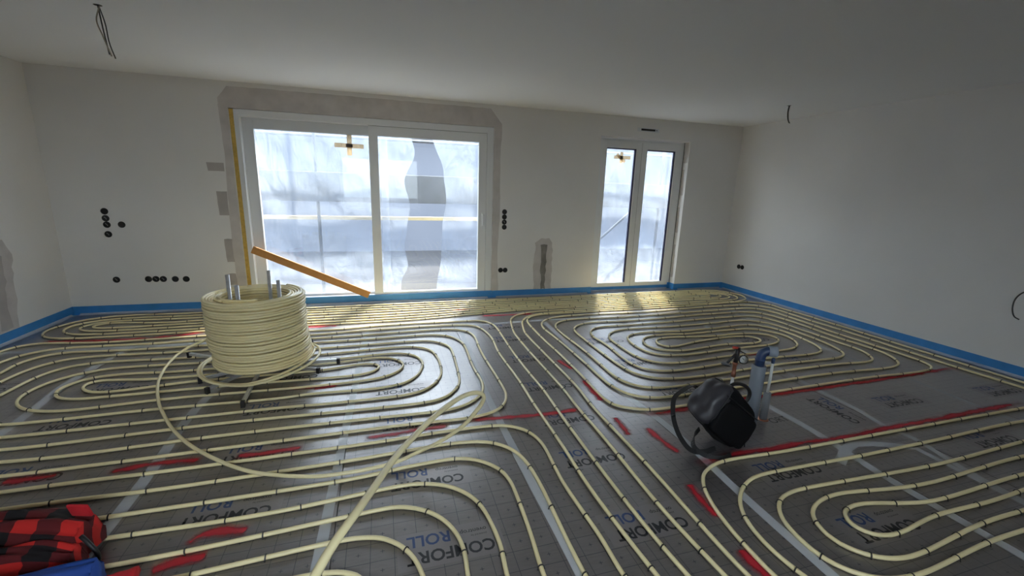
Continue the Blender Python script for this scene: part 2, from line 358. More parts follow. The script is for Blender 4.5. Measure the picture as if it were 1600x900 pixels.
# pipe routes on the floor plan, millimetres
PIPE_RUNS = {
 'window_zone': ["1500,-600 1474,420 1458,659 1415,1107 1411,1257 1434,1887 1441,2607 1465,2905 1467,3565 1470,4225 1483,4344 1508,4461 1554,4635 1587,4719 1634,4795 1673,4840 1718,4878 1769,4909 1823,4934 1909,4962 2086,4988 2266,4998 2866,5006 3466,5014 4066,5034 4876,5028 5085,5040 5174,5055 5231,5072 5313,5108 5385,5160 5438,5231 5461,5285 5476,5373 5467,5461 5439,5546 5395,5624 5357,5670 5312,5708 5260,5736 5175,5763 4997,5791 4698,5795 3828,5782 2958,5768 1915,5764 872,5759 -170,5754 -1213,5749 -1933,5751 -2622,5774 -2832,5774 -2922,5767 -2980,5755 -3092,5712 -3142,5680 -3185,5639 -3249,5539 -3285,5457 -3301,5400 -3307,5341 -3302,5282 -3286,5224 -3260,5171 -3224,5124 -3180,5085 -3129,5054 -3074,5032 -2958,5004 -2838,4994 -2508,4988 -1728,5001 -768,5000 192,4998 521,5020 1442,5146 1771,5173 2041,5179 2701,5172 2971,5175 3511,5196 4320,5239 4979,5215 5038,5221 5096,5235 5150,5259 5196,5295 5228,5343 5237,5370 5239,5426 5231,5453 5201,5503 5159,5544 5109,5576 5055,5601 4998,5618 4909,5633 4700,5641 4310,5634 3710,5613 3110,5592 2405,5589 1700,5585 591,5546 171,5538 -969,5537 -2109,5536 -2289,5540 -2768,5565 -2857,5556 -2915,5540 -2969,5515 -3015,5480 -3049,5434 -3058,5407 -3060,5380 -3046,5326 -3030,5302 -2988,5262 -2907,5225 -2790,5205 -2610,5198 -1740,5206 -885,5204 -30,5202 300,5208 569,5225 1435,5311 1705,5330 2004,5336 2905,5333 3444,5356 4282,5408 4881,5399 4929,5416 4943,5433 4946,5451 4937,5468 4917,5481 4863,5497 4774,5502 3890,5459 3006,5416 2361,5413 1716,5410 1446,5396 549,5325 219,5311 -581,5311 -1381,5311 -2181,5311 -2691,5296 -2781,5300 -2869,5313 -2922,5335 -2943,5353 -2957,5374 -2963,5398 -2959,5423 -2945,5444 -2900,5473 -2843,5483 -2783,5482 -2694,5470 -2461,5417 -2222,5401 -2132,5405 -1923,5428 -1744,5434 -994,5432 -243,5430 357,5435 1001,5464 1645,5493 2305,5496 2965,5499 3475,5518 4374,5561 4794,5570 4914,5564 4972,5552 5028,5532 5078,5502 5099,5482 5123,5435 5123,5410 5114,5385 5075,5346 5022,5324 4934,5310 4814,5308 4335,5324 3466,5275 2986,5255 2686,5251 1996,5257 1727,5251 1428,5227 564,5123 295,5102 -35,5096 -861,5098 -1686,5101 -2676,5095 -2885,5110 -2943,5122 -3000,5141 -3076,5186 -3120,5226 -3152,5275 -3172,5330 -3176,5388 -3164,5446 -3138,5498 -3100,5543 -3054,5581 -2975,5623 -2919,5642 -2831,5657 -2651,5659 -2201,5639 -1016,5641 169,5643 934,5661 1698,5680 2403,5683 3108,5685 3963,5702 4818,5719 4968,5713 5085,5688 5193,5639 5241,5603 5281,5560 5327,5484 5344,5427 5347,5368 5327,5283 5297,5233 5254,5193 5175,5152 5089,5128 5000,5118 4850,5115 4490,5130 4130,5130 3261,5098 2181,5082 2001,5075 1822,5055 1735,5033 1679,5012 1626,4985 1577,4952 1534,4910 1498,4863 1468,4811 1438,4727 1360,4346 1351,4256 1338,3776 1340,2906 1325,2577 1321,2187 1299,1557 1316,1168 1359,690 1371,450 1373,120 1360,-600"],
 'middle_left': ["1230,-600 1222,450 1205,750 1157,1318 1148,1618 1159,2428 1178,2908 1172,3358 1176,3748 1207,4497 1203,4587 1193,4646 1174,4701 1143,4752 1101,4791 1048,4816 990,4827 901,4833 691,4833 331,4848 121,4847 -149,4834 -417,4802 -567,4796 -1167,4815 -1766,4834 -2576,4820 -2696,4831 -2991,4883 -3080,4892 -3140,4889 -3196,4874 -3242,4842 -3260,4820 -3291,4738 -3319,4560 -3329,4410 -3332,4170 -3322,3300 -3309,3151 -3271,3006 -3233,2925 -3179,2855 -3108,2802 -3025,2767 -2881,2726 -2734,2698 -2496,2669 -2227,2647 -1867,2629 -892,2640 83,2652 503,2641 621,2657 679,2674 732,2699 778,2736 829,2808 860,2892 875,2980 874,3820 899,4239 894,4328 872,4415 843,4465 823,4487 750,4535 664,4559 515,4572 275,4570 -175,4548 -415,4542 -1150,4541 -1885,4539 -2335,4552 -2693,4582 -2782,4572 -2836,4550 -2861,4535 -2902,4493 -2932,4442 -2951,4387 -2957,4328 -2948,4149 -3001,3824 -3008,3645 -2999,3495 -2978,3346 -2943,3233 -2913,3181 -2853,3116 -2778,3067 -2697,3029 -2582,2993 -2465,2966 -2288,2936 -2139,2918 -1959,2914 -1090,2948 -490,2936 110,2924 259,2933 347,2952 422,2996 482,3063 529,3138 558,3223 573,3341 603,3911 597,4000 581,4057 536,4133 495,4177 449,4213 367,4244 278,4255 158,4257 -382,4239 -1027,4235 -1672,4230 -2271,4268 -2360,4262 -2476,4235 -2527,4207 -2568,4165 -2600,4115 -2623,4060 -2645,3943 -2658,3734 -2694,3560 -2692,3501 -2664,3417 -2629,3370 -2584,3332 -2480,3275 -2423,3257 -2334,3241 -2125,3235 -1555,3253 -865,3235 -745,3238 -566,3257 -147,3243 -27,3251 88,3281 139,3310 182,3351 218,3398 259,3477 297,3622 301,3681 294,3740 279,3797 252,3850 213,3894 165,3926 109,3947 51,3958 -69,3960 -308,3937 -548,3927 -1208,3921 -1688,3923 -1956,3950 -2106,3950 -2193,3931 -2268,3888 -2288,3866 -2318,3816 -2332,3761 -2332,3732 -2316,3676 -2266,3605 -2191,3559 -2105,3538 -2015,3534 -1205,3547 -426,3525 -306,3527 -217,3539 -135,3571 -94,3610 -81,3634 -74,3660 -76,3686 -86,3710 -127,3743 -154,3752 -213,3758 -272,3754 -446,3713 -565,3695 -1435,3688 -1554,3676 -1850,3630 -2000,3623 -2058,3634 -2112,3657 -2157,3693 -2190,3741 -2202,3793 -2196,3815 -2180,3832 -2130,3848 -2042,3843 -1805,3804 -1445,3795 -576,3834 -367,3849 -129,3879 -70,3878 13,3851 81,3795 114,3747 124,3720 131,3663 118,3606 92,3553 31,3490 -19,3458 -74,3435 -191,3411 -580,3392 -1450,3406 -1690,3394 -1988,3365 -2078,3365 -2167,3375 -2254,3398 -2309,3421 -2360,3452 -2406,3489 -2446,3533 -2478,3583 -2500,3638 -2511,3697 -2513,3756 -2505,3815 -2487,3872 -2443,3949 -2405,3994 -2358,4031 -2279,4072 -2222,4091 -2134,4105 -2044,4107 -1625,4084 -665,4065 23,4114 143,4113 202,4105 259,4088 337,4045 395,3980 419,3926 433,3868 448,3749 450,3569 440,3450 420,3363 370,3254 317,3182 249,3127 166,3095 78,3078 -12,3074 -432,3071 -702,3082 -1482,3077 -2261,3073 -2350,3090 -2494,3131 -2606,3173 -2687,3212 -2737,3245 -2778,3286 -2810,3336 -2841,3420 -2863,3537 -2864,3687 -2855,3776 -2825,3953 -2816,4072 -2802,4161 -2775,4246 -2746,4297 -2684,4361 -2634,4392 -2549,4418 -2430,4429 -1830,4400 -1500,4406 -810,4407 -120,4408 360,4422 479,4409 564,4385 635,4334 686,4262 730,4150 746,4032 727,3493 734,3163 713,3046 678,2964 622,2895 551,2840 498,2813 442,2794 324,2779 -216,2789 -1086,2790 -1746,2764 -1926,2769 -2523,2832 -2936,2907 -3021,2935 -3072,2964 -3115,3004 -3149,3052 -3173,3107 -3198,3193 -3234,3400 -3244,3639 -3231,3879 -3207,4027 -3122,4346 -3088,4521 -3046,4598 -2980,4657 -2928,4685 -2872,4703 -2723,4715 -2063,4691 -1643,4698 -1044,4666 -804,4658 -654,4663 -295,4693 544,4710 754,4699 872,4682 927,4661 952,4646 991,4603 1018,4551 1042,4465 1060,4346 1068,4227 1065,4107 1043,3868 1036,3718 1041,3118 1030,2788 1024,2188 1014,1798 1028,1408 1075,780 1090,480 1095,150 1090,-600"],
 'front_left': ["986,-600 989,151 981,511 963,780 907,1257 909,1467 892,1857 909,2216 896,2305 876,2361 846,2411 779,2467 725,2491 667,2505 517,2513 307,2510 -53,2491 -563,2482 -1193,2478 -1583,2484 -2514,2476 -3054,2487 -3114,2484 -3169,2472 -3190,2458 -3205,2438 -3213,2414 -3204,2364 -3188,2345 -3139,2325 -3080,2320 -2540,2332 -1579,2334 -1129,2319 -199,2338 340,2367 489,2354 547,2340 602,2317 671,2263 721,2189 748,2104 760,2015 765,1866 753,1266 809,758 829,429 821,342 793,297 771,285 746,280 721,286 700,299 672,345 662,403 643,762 587,1299 588,1389 604,1569 617,1838 616,1928 607,1987 588,2043 537,2115 468,2171 415,2196 357,2209 267,2211 58,2197 -150,2171 -570,2157 -1546,2161 -2522,2166 -3062,2180 -3121,2177 -3175,2163 -3195,2148 -3209,2127 -3216,2101 -3208,2050 -3193,2029 -3172,2015 -3117,2002 -3057,1999 -2457,2013 -1316,2014 -566,2002 62,2046 151,2036 236,2008 288,1979 334,1941 389,1872 424,1790 444,1672 452,1553 438,1314 493,776 514,417 510,358 502,332 488,310 468,294 444,287 420,290 398,302 381,321 369,346 359,403 338,792 286,1330 284,1420 291,1539 281,1628 251,1712 202,1786 135,1844 55,1883 -3,1895 -62,1895 -691,1855 -1021,1843 -1772,1844 -2522,1845 -3062,1859 -3122,1856 -3175,1841 -3195,1826 -3209,1805 -3214,1779 -3204,1729 -3188,1710 -3138,1691 -3079,1686 -2509,1702 -1698,1705 -888,1709 -228,1742 -139,1736 -54,1711 16,1658 53,1612 81,1560 106,1474 124,1325 165,786 187,397 180,339 157,287 115,253 88,246 61,245 10,265 -25,307 -42,362 -85,1231 -100,1411 -110,1469 -133,1520 -152,1540 -202,1567 -259,1582 -349,1589 -889,1571 -2044,1557 -3200,1542"],
 'middle_right': ["5440,200 5443,1050 5446,1901 5450,2751 5459,3351 5468,3951 5465,4281 5449,4551 5462,4759 5450,4816 5422,4867 5381,4909 5331,4941 5276,4965 5190,4988 5011,4999 4861,4993 4232,4948 3722,4929 3212,4923 2552,4931 1982,4930 1863,4914 1807,4896 1755,4868 1709,4830 1659,4758 1631,4673 1619,4584 1602,4104 1606,3684 1599,3114 1583,2695 1597,2608 1609,2582 1647,2539 1696,2505 1776,2466 1833,2449 1892,2441 3017,2469 4142,2496 4592,2482 4802,2484 4921,2495 5004,2524 5050,2560 5082,2608 5102,2664 5116,2752 5122,2872 5117,3082 5122,3292 5113,3561 5136,3860 5151,4310 5138,4429 5111,4514 5064,4589 4995,4643 4911,4672 4762,4684 4492,4679 3833,4653 3233,4619 2663,4626 2364,4651 2214,4649 2097,4627 2042,4604 1993,4572 1950,4531 1918,4482 1895,4427 1881,4369 1872,4250 1885,3620 1875,3020 1893,2933 1919,2879 1955,2833 2000,2795 2053,2768 2110,2751 2228,2738 2768,2752 3398,2785 4028,2799 4208,2797 4507,2778 4566,2783 4622,2800 4648,2813 4693,2851 4747,2922 4776,2974 4795,3030 4805,3089 4810,3538 4800,3748 4815,3957 4811,4047 4797,4136 4771,4220 4739,4269 4695,4307 4641,4332 4584,4346 4404,4358 3265,4315 2725,4303 2485,4313 2396,4303 2314,4271 2268,4234 2215,4163 2191,4109 2172,4022 2170,3962 2184,3813 2187,3693 2166,3394 2168,3274 2184,3187 2211,3135 2229,3113 2300,3061 2356,3039 2414,3026 2473,3018 2563,3017 3371,3074 3791,3072 4091,3060 4181,3065 4268,3081 4324,3103 4373,3135 4413,3178 4444,3229 4485,3341 4527,3577 4523,3726 4505,3814 4484,3869 4453,3919 4411,3961 4361,3992 4305,4012 4246,4020 4157,4022 3678,3990 3378,3979 3258,3984 2929,4015 2809,4017 2720,4008 2662,3995 2607,3972 2560,3937 2541,3915 2501,3837 2476,3720 2475,3601 2499,3485 2528,3434 2547,3412 2594,3376 2648,3353 2765,3333 2915,3329 3394,3363 3934,3383 4022,3397 4107,3427 4179,3476 4214,3522 4231,3576 4230,3604 4208,3655 4189,3676 4141,3708 4057,3738 3968,3754 3879,3761 3609,3754 3489,3759 3280,3778 3042,3812 2953,3814 2894,3807 2839,3788 2793,3752 2777,3729 2756,3676 2760,3622 2772,3599 2815,3568 2872,3559 2931,3564 3192,3630 3281,3645 3639,3683 3759,3687 3848,3680 3931,3652 3975,3616 3987,3593 3991,3568 3986,3543 3972,3521 3928,3486 3843,3463 3754,3464 3576,3489 3486,3495 3009,3442 2860,3442 2771,3454 2689,3488 2645,3525 2628,3548 2615,3574 2604,3630 2616,3718 2656,3796 2720,3857 2801,3893 2889,3907 3039,3908 3248,3887 3368,3882 3997,3898 4087,3895 4175,3881 4229,3858 4276,3822 4333,3754 4365,3704 4393,3621 4394,3562 4382,3504 4362,3448 4333,3396 4275,3328 4227,3293 4174,3265 4060,3230 3881,3215 3521,3213 3161,3201 2743,3169 2593,3171 2505,3186 2451,3209 2404,3244 2350,3314 2327,3369 2314,3427 2306,3516 2307,3786 2319,3905 2337,3962 2365,4014 2424,4080 2472,4115 2526,4141 2612,4163 2702,4170 3001,4153 3211,4150 3901,4174 4230,4200 4349,4196 4408,4185 4464,4166 4538,4118 4578,4074 4610,4024 4634,3969 4649,3912 4661,3793 4663,3553 4655,3403 4637,3284 4606,3169 4557,3060 4500,2993 4450,2961 4366,2933 4277,2922 3557,2922 2629,2863 2389,2871 2300,2886 2243,2904 2190,2929 2143,2965 2105,3010 2078,3062 2058,3119 2043,3207 2032,3477 2038,4077 2053,4226 2068,4283 2094,4336 2154,4400 2204,4433 2258,4458 2374,4483 2464,4485 2763,4465 3243,4466 3782,4508 4472,4528 4652,4523 4741,4515 4799,4500 4852,4475 4895,4437 4936,4359 4973,4214 4989,4095 4994,3856 4967,3467 4984,3107 4981,2958 4967,2900 4929,2819 4877,2747 4835,2704 4787,2670 4733,2646 4675,2631 4586,2621 4466,2619 4046,2639 3746,2642 3416,2633 2757,2603 2126,2592 2037,2596 1978,2606 1922,2625 1870,2653 1826,2692 1793,2741 1763,2825 1748,2913 1744,3033 1752,3393 1745,4053 1733,4323 1737,4413 1753,4501 1784,4584 1816,4634 1878,4698 1927,4733 2008,4770 2095,4792 2184,4804 2454,4808 2993,4778 3353,4774 3623,4787 4011,4826 4520,4845 4761,4845 4910,4836 5028,4817 5115,4792 5193,4750 5236,4710 5282,4635 5300,4578 5312,4490 5294,3980 5308,3680 5308,3500 5274,2481 5282,2241 5290,1250 5290,200"],
 'front_right': ["1620,-600 1608,362 1590,602 1523,1078 1523,1198 1537,1348 1559,1466 1586,1552 1623,1633 1677,1705 1723,1742 1804,1779 1862,1794 1951,1802 2342,1790 3289,1788 4236,1786 5018,1777 5077,1773 5129,1754 5147,1737 5157,1714 5157,1690 5148,1668 5130,1650 5106,1639 5049,1630 4298,1656 3547,1640 2825,1634 2073,1643 1984,1635 1926,1622 1819,1570 1728,1492 1677,1418 1644,1335 1627,1217 1636,1098 1737,690 1764,542 1777,422 1788,122 1780,-600",
  "4300,962 3550,970 2800,977 2620,971 2201,939 2111,939 2022,948 1937,974 1865,1025 1831,1072 1819,1098 1808,1156 1813,1245 1837,1330 1888,1402 1959,1454 2044,1479 2133,1487 3153,1452 3858,1472 4562,1493 4681,1485 4729,1462 4742,1443 4746,1421 4739,1399 4723,1381 4699,1369 4643,1357 4553,1353 3713,1371 3084,1346 2904,1344 2694,1357 2337,1405 2248,1405 2188,1398 2102,1375 2026,1331 1989,1287 1967,1233 1962,1204 1969,1148 1981,1123 2018,1078 2093,1034 2180,1015 2300,1015 2688,1052 2868,1063 3648,1059 4428,1055 4514,1068 4557,1099 4568,1122 4571,1147 4564,1171 4549,1192 4502,1218 4444,1224 3770,1190 3096,1155 2616,1157 2348,1126 2259,1126 2203,1141 2180,1155 2162,1175 2151,1198 2148,1224 2154,1249 2189,1290 2213,1303 2270,1316 2329,1318 2389,1311 2651,1248 2800,1235 3490,1255 4195,1253 4900,1251"],
}
LOOSE_TAIL = "-1548,4376,167 -1575,4282,146 -1646,4214,128 -1701,4097,106 -1714,3946,88 -1702,3811,77 -1667,3636,60 -1632,3524,42 -1571,3382,34 -1504,3243,34 -1429,3111,34 -1305,2909,34 -1166,2724,34 -1048,2596,34 -927,2483,34 -806,2383,34 -696,2313,34 -595,2268,34 -463,2222,34 -366,2200,34 -248,2195,34 -124,2200,34 27,2224,36 142,2184,104 242,2128,180 315,2071,258 378,2000,355 414,1936,448 435,1883,522 437,1842,577 418,1814,613 372,1771,643 310,1709,664 221,1591,686 144,1469,705 73,1344,720 13,1217,741 -50,1040,772 -90,928,792 -125,854,794 -153,786,789 -173,735,777 -202,704,743"
SPRAY_MARKS = [
  "-3155,4985 -2863,4933 -2441,4901 -2132,4924 -1812,5001",
  "-852,4974 -528,4969",
  "817,5313 1293,5318",
  "1143,5033 1539,5016 1813,5009",
  "-737,3416 -608,3403 -517,3411",
  "-558,3369 -466,3370 -390,3411",
  "-1466,2552 -1354,2569 -1256,2582 -1032,2566",
  "-1934,2586 -1831,2585 -1698,2594",
  "-863,2554 -722,2545 -606,2555 -505,2557",
  "-162,2575 1,2573 154,2585 253,2585 382,2598",
  "530,2622 708,2609 891,2596 1088,2581 1345,2596",
  "-862,1892 -851,1921 -827,1943 -767,1952 -636,1922",
  "-951,1777 -898,1797 -828,1811 -762,1814",
  "1543,3500 1563,3380 1590,3270",
  "1576,3043 1573,2872 1556,2666",
  "1531,2430 1522,2310 1509,2193",
  "1677,2256 1685,2089 1704,1942",
  "1570,1691 1548,1567 1543,1438",
  "1498,1253 1493,1180 1500,1072",
  "1735,2399 2051,2409 2361,2436 2663,2433 3101,2443 3478,2445 3928,2449 4440,2461 4943,2479 5286,2487",
  "1724,1833 1891,1839 2103,1854 2335,1838 2604,1845 2853,1829 3047,1829 3406,1842 3909,1842 4455,1853 4929,1853",
  "3474,3216 3609,3213",
  "2135,5196 2687,5195",
]
# ------------------------------------------------------------------ room shell
XL, XR, YB, YF, H = -3.43, 5.62, 5.9465, -1.15, 2.65
WT = 0.36
def wall_grid(name, us, vs, holes, to3d, thick_dir, material):
    bm = bmesh.new(); V = {}
    def vert(i, j):
        if (i, j) not in V: V[(i, j)] = bm.verts.new(to3d(us[i], vs[j]))
        return V[(i, j)]
    for i in range(len(us) - 1):
        for j in range(len(vs) - 1):
            cu, cv = (us[i] + us[i + 1]) / 2, (vs[j] + vs[j + 1]) / 2
            if any(a < cu < b and c < cv < d for a, b, c, d in holes): continue
            bm.faces.new((vert(i, j), vert(i + 1, j), vert(i + 1, j + 1), vert(i, j + 1)))
    r = bmesh.ops.extrude_face_region(bm, geom=list(bm.faces))
    for v in [g for g in r['geom'] if isinstance(g, bmesh.types.BMVert)]: v.co += Vector(thick_dir)
    o = bm_obj(name, bm, material); tag(o, kind='structure'); return o
SL = (-1.645, 1.49, -0.12, 2.364)        # sliding door opening
FR = (3.10, 4.645, -0.12, 2.362)         # french door opening
wall_back = wall_grid('wall_back', [XL - WT, SL[0], SL[1], FR[0], FR[1], XR + WT], [-0.3, -0.12, 2.362, 2.366, H + 0.2],
                      [(SL[0], SL[1], -0.12, 2.365), (FR[0], FR[1], -0.12, 2.3625)], lambda u, v: (u, YB, v), (0, WT, 0), 'wall')
wall_left = box('wall_left', XL - WT, XL, YF - WT, YB, -0.3, H + 0.2, 'wall'); tag(wall_left, kind='structure')
wall_right = box('wall_right', XR, XR + WT, YF - WT, YB, -0.3, H + 0.2, 'wall'); tag(wall_right, kind='structure')
ADDED_REAR = [(-1.1, 1.1)]      # unseen window added behind the viewer to let in fill daylight
wall_front = wall_grid('wall_front', [XL] + [v for w in ADDED_REAR for v in w] + [XR], [-0.3, 0.85, 2.35, H + 0.2],
                       [(a, b, 0.85, 2.35) for a, b in ADDED_REAR], lambda u, v: (u, YF, v), (0, -WT, 0), 'wall')
ceiling = box('ceiling', XL, XR, YF, YB, H, H + 0.2, 'ceiling'); tag(ceiling, kind='structure')
floor = box('floor', XL, XR, YF, YB, -0.3, -0.030, 'slab'); tag(floor, kind='structure')
sill_a = box('trim_1', SL[0], SL[1], YB, YB + WT, -0.3, -0.121, 'slab'); tag(sill_a, kind='structure')

# irregular filler patches on the wall: rows (s, low, high) along one axis, ragged edges, 1.5 mm proud
def patch(rows, to3d, nrm, material, parent, jag=0.010, thick=0.0015):
    bm = bmesh.new(); nr = Vector(nrm); st = []
    for (s0, a0, b0), (s1, a1, b1) in zip(rows, rows[1:]):
        n = max(1, int(abs(s1 - s0) / 0.06))
        for k in range(n): t = k / n; st.append((s0 + (s1 - s0) * t, a0 + (a1 - a0) * t, b0 + (b1 - b0) * t))
    st.append(rows[-1]); g = []
    for s_, a, b in st:
        a += random.uniform(-jag, jag); b += random.uniform(-jag, jag); m_ = (a + b) / 2
        dz = random.uniform(-jag, jag) if s_ in (st[0][0], st[-1][0]) else 0
        g.append([(s_, a), (s_ + dz, m_), (s_, b)])
    top = [[bm.verts.new(Vector(to3d(*q)) + nr * thick) for q in r] for r in g]
    bot = [[bm.verts.new(Vector(to3d(*q)) - nr * 0.002) for q in r] for r in g]
    for i in range(len(g) - 1):
        for k in range(2): bm.faces.new((top[i][k], top[i][k + 1], top[i + 1][k + 1], top[i + 1][k]))
        for k in (0, 2): bm.faces.new((top[i][k], top[i + 1][k], bot[i + 1][k], bot[i][k]))
    for r in (0, -1):
        for k in range(2): bm.faces.new((top[r][k], top[r][k + 1], bot[r][k + 1], bot[r][k]))
    return bm_obj('plaster_patch', bm, material, parent)
VB = lambda s_, x: (x, YB, s_)        # rows run up the back wall
HB = lambda s_, z: (s_, YB, z)        # rows run along the back wall
LB = lambda s_, y: (XL, y, s_)        # rows run up the left wall
RV = lambda s_, y: (FR[1], y, s_)     # rows run up the reveal of the narrow door
patch([(-1.74, 2.366, 2.47), (-1.68, 2.366, 2.54), (-1.64, 2.366, 2.60), (1.44, 2.366, 2.60), (1.52, 2.366, 2.50), (1.60, 2.366, 2.41)], HB, (0, -1, 0), 'patch', wall_back, 0.0035)
patch([(0.10, 1.494, 1.60), (0.7, 1.494, 1.575), (1.2, 1.494, 1.60), (1.9, 1.494, 1.585), (2.40, 1.494, 1.60)], VB, (0, -1, 0), 'patch', wall_back, 0.004, 0.0009)
patch([(0.10, -1.745, -1.649), (0.7, -1.76, -1.649), (1.3, -1.75, -1.649), (1.9, -1.73, -1.649), (2.40, -1.745, -1.649)], VB, (0, -1, 0), 'patch', wall_back, 0.003, 0.0009)
for z0, z1, xa in ((1.66, 1.755, -1.92), (1.15, 1.43, -1.855), (0.585, 0.865, -1.83), (0.30, 0.44, -1.825)):
    patch([(z0, xa, -1.752), (z1, xa - 0.01, -1.755)], VB, (0, -1, 0), 'patch_mid', wall_back, 0.005, 0.0018)
patch([(0.10, 2.15, 2.43), (0.5, 2.135, 2.43), (0.80, 2.15, 2.425), (0.87, 2.24, 2.37)], VB, (0, -1, 0), 'patch', wall_back, 0.012)
patch([(0.10, 2.265, 2.325), (0.45, 2.245, 2.335), (0.77, 2.235, 2.34)], VB, (0, -1, 0), 'patch_dark', wall_back, 0.012, 0.0024)
patch([(0.10, 4.86, 5.20), (0.5, 4.93, 5.24), (0.80, 5.02, 5.28), (0.95, 5.10, 5.22)], LB, (1, 0, 0), 'patch', wall_left, 0.02)
patch([(0.12, 4.97, 5.10), (0.5, 5.02, 5.14), (0.80, 5.10, 5.18)], LB, (1, 0, 0), 'patch_mid', wall_left, 0.02, 0.0024)
for (z0, z1, y0) in ((2.05, 2.355, 5.955), (1.55, 1.95, 5.99), (0.95, 1.35, 6.0), (0.2, 0.75, 6.0)):
    patch([(z0, y0, 6.06), (z1, y0 + 0.02, 6.06)], RV, (-1, 0, 0), 'patch', wall_back, 0.008)

# ------------------------------------------------------------------ floor build-up: printed insulation sheets
def lettering_mesh(jobs=None, back=True):
    dg = None; bm_all = bmesh.new(); jobs = jobs or [
        ('COMFORT', 0.0, 0.012, 0.385, 0.066, 0, 0.022), ('ROLL', 0.19, -0.080, 0.192, 0.066, 1, 0.020),
        ('powered by', 0.022, -0.030, 0.075, 0.014, 0, 0.0), ('oventrop', 0.018, -0.068, 0.125, 0.027, 0, 0.008)]
    for txt, x, y, w, h, mi, off in jobs:
        cu = bpy.data.curves.new('t', 'FONT'); cu.body = txt; cu.offset = off; cu.resolution_u = 3
        ob = bpy.data.objects.new('t', cu); C.objects.link(ob)
        bpy.context.view_layer.update(); dg = bpy.context.evaluated_depsgraph_get()
        me = bpy.data.meshes.new_from_object(ob.evaluated_get(dg))
        xs = [v.co.x for v in me.vertices]; ys = [v.co.y for v in me.vertices]
        sx = w / (max(xs) - min(xs)); sy = h / (max(ys) - min(ys))
        b2 = bmesh.new(); b2.from_mesh(me)
        for v in b2.verts:
            X = (v.co.x - min(xs)) * sx + x; Y = (v.co.y - min(ys)) * sy + y
            v.co = Vector((-(X - 0.19), -Y, 0.0006))
        for f in b2.faces: f.material_index = mi
        tmp = bpy.data.meshes.new('tmp'); b2.to_mesh(tmp); b2.free(); bm_all.from_mesh(tmp)
        bpy.data.objects.remove(ob); bpy.data.curves.remove(cu); bpy.data.meshes.remove(me); bpy.data.meshes.remove(tmp)
    if back:
      q = [bm_all.verts.new(c) for c in ((-0.235, -0.10, 0.0003), (0.235, -0.10, 0.0003), (0.235, 0.10, 0.0003), (-0.235, 0.10, 0.0003))]
      f = bm_all.faces.new(q); f.material_index = 2
    for f in bm_all.faces:
        f.normal_update()
        if f.normal.z < 0: f.normal_flip()
    me = bpy.data.meshes.new('lettering'); bm_all.to_mesh(me); bm_all.free()
    for k in ('ink', 'ink_blue', 'sheet_patch'): me.materials.append(M[k])
    return me
LET = lettering_mesh()
LET_CUT = lettering_mesh([('ORT', 0.11, -0.03, 0.16, 0.062, 0, 0.0)], False)
def sheet(x0, x1, y0, y1, z=0.0):
    g = 0.002
    bm = bmesh.new(); add_box(bm, x0 + g, x1 - g, y0 + g, y1 - g, -0.030, z)
    return bm_obj('insulation_sheet', bm, 'sheet', floor)
def letters(par, x, y, rz=0.0, part=None):
    o = bpy.data.objects.new('lettering', LET); C.objects.link(o); o.parent = par; o.location = (x, y, 0.0); o.rotation_euler = (0, 0, rz)
SEAMS = [XL, -2.31, -1.27, -0.26, 0.745, 1.80, 2.77, 3.38, 4.50, XR]
YS = 4.69
rows_txt = {2: [(-0.76, 2.09), (-0.74, 2.575), (-0.76, 3.12), (-0.75, 3.66)], 3: [(0.245, 1.615), (0.19, 2.10), (0.15, 2.70), (0.10, 3.22), (0.10, 3.76)],
            4: [(1.185, 1.505), (1.17, 2.055), (1.20, 2.51), (1.26, 3.02), (1.30, 3.60), (1.29, 4.16), (1.30, 4.58)], 1: [(-1.87, 2.63), (-1.93, 3.20), (-1.95, 3.73)],
            0: [(-2.9, 3.3), (-2.85, 3.9)], 5: [(2.24, 1.66), (2.30, 1.20), (2.28, 2.70), (2.26, 3.3), (2.26, 3.9)], 7: [(3.92, 2.13), (3.92, 1.58), (3.93, 3.0), (3.93, 3.6)], 8: [(5.03, 2.06), (5.05, 1.5)]}
for i in range(len(SEAMS) - 1):
    s = sheet(SEAMS[i], SEAMS[i + 1], YF, YS)
    for x, y in rows_txt.get(i, []): letters(s, x, y)
    if i == 5:
        o = bpy.data.objects.new('lettering', LET_CUT); C.objects.link(o); o.parent = s; o.location = (2.68, 2.12, 0); o.rotation_euler = (0, 0, PI + 0.05)
    if i == 6: letters(s, 3.26, 2.13, math.radians(-90))
for a, b in ((XL, -0.9), (-0.9, 2.1), (2.1, XR)):
    sheet(a, b, YS, YB)
for x0, x1 in ((FR[0], FR[1]),):
    o = box('insulation_sheet', x0, x1, YB, YB + 0.13, -0.12, -0.0005, 'sheet', floor)
# clear tape over the seams
def tp(pts, w=0.055, z=0.0011): return ribbon('tape_strip', pts, w, z, 'tape', floor, 0.15, wob=0.06)
tp([(-2.30, 1.2), (-2.29, 3.2), (-2.36, 3.9), (-2.31, 4.69)], 0.06)
tp([(-1.25, 0.9), (-1.25, 2.4), (-1.29, 3.2), (-1.24, 3.7), (-1.20, 4.68)], 0.06)
tp([(-0.33, 0.9), (-0.295, 2.2), (-0.27, 2.9), (-0.23, 3.9), (-0.20, 4.75)], 0.05)
tp([(0.745, 0.8), (0.74, 1.5), (0.725, 2.3), (0.73, 3.1), (0.79, 4.3), (0.79, 4.68)], 0.05)
tp([(1.77, 0.7), (1.79, 1.5), (1.83, 2.2), (1.78, 2.95), (1.81, 3.7), (1.835, 4.68)], 0.055)
tp([(2.74, 0.7), (2.74, 1.5), (2.785, 1.9), (2.78, 2.35)], 0.06)
tp([(3.23, 0.8), (3.25, 1.4), (3.26, 1.62)], 0.045)
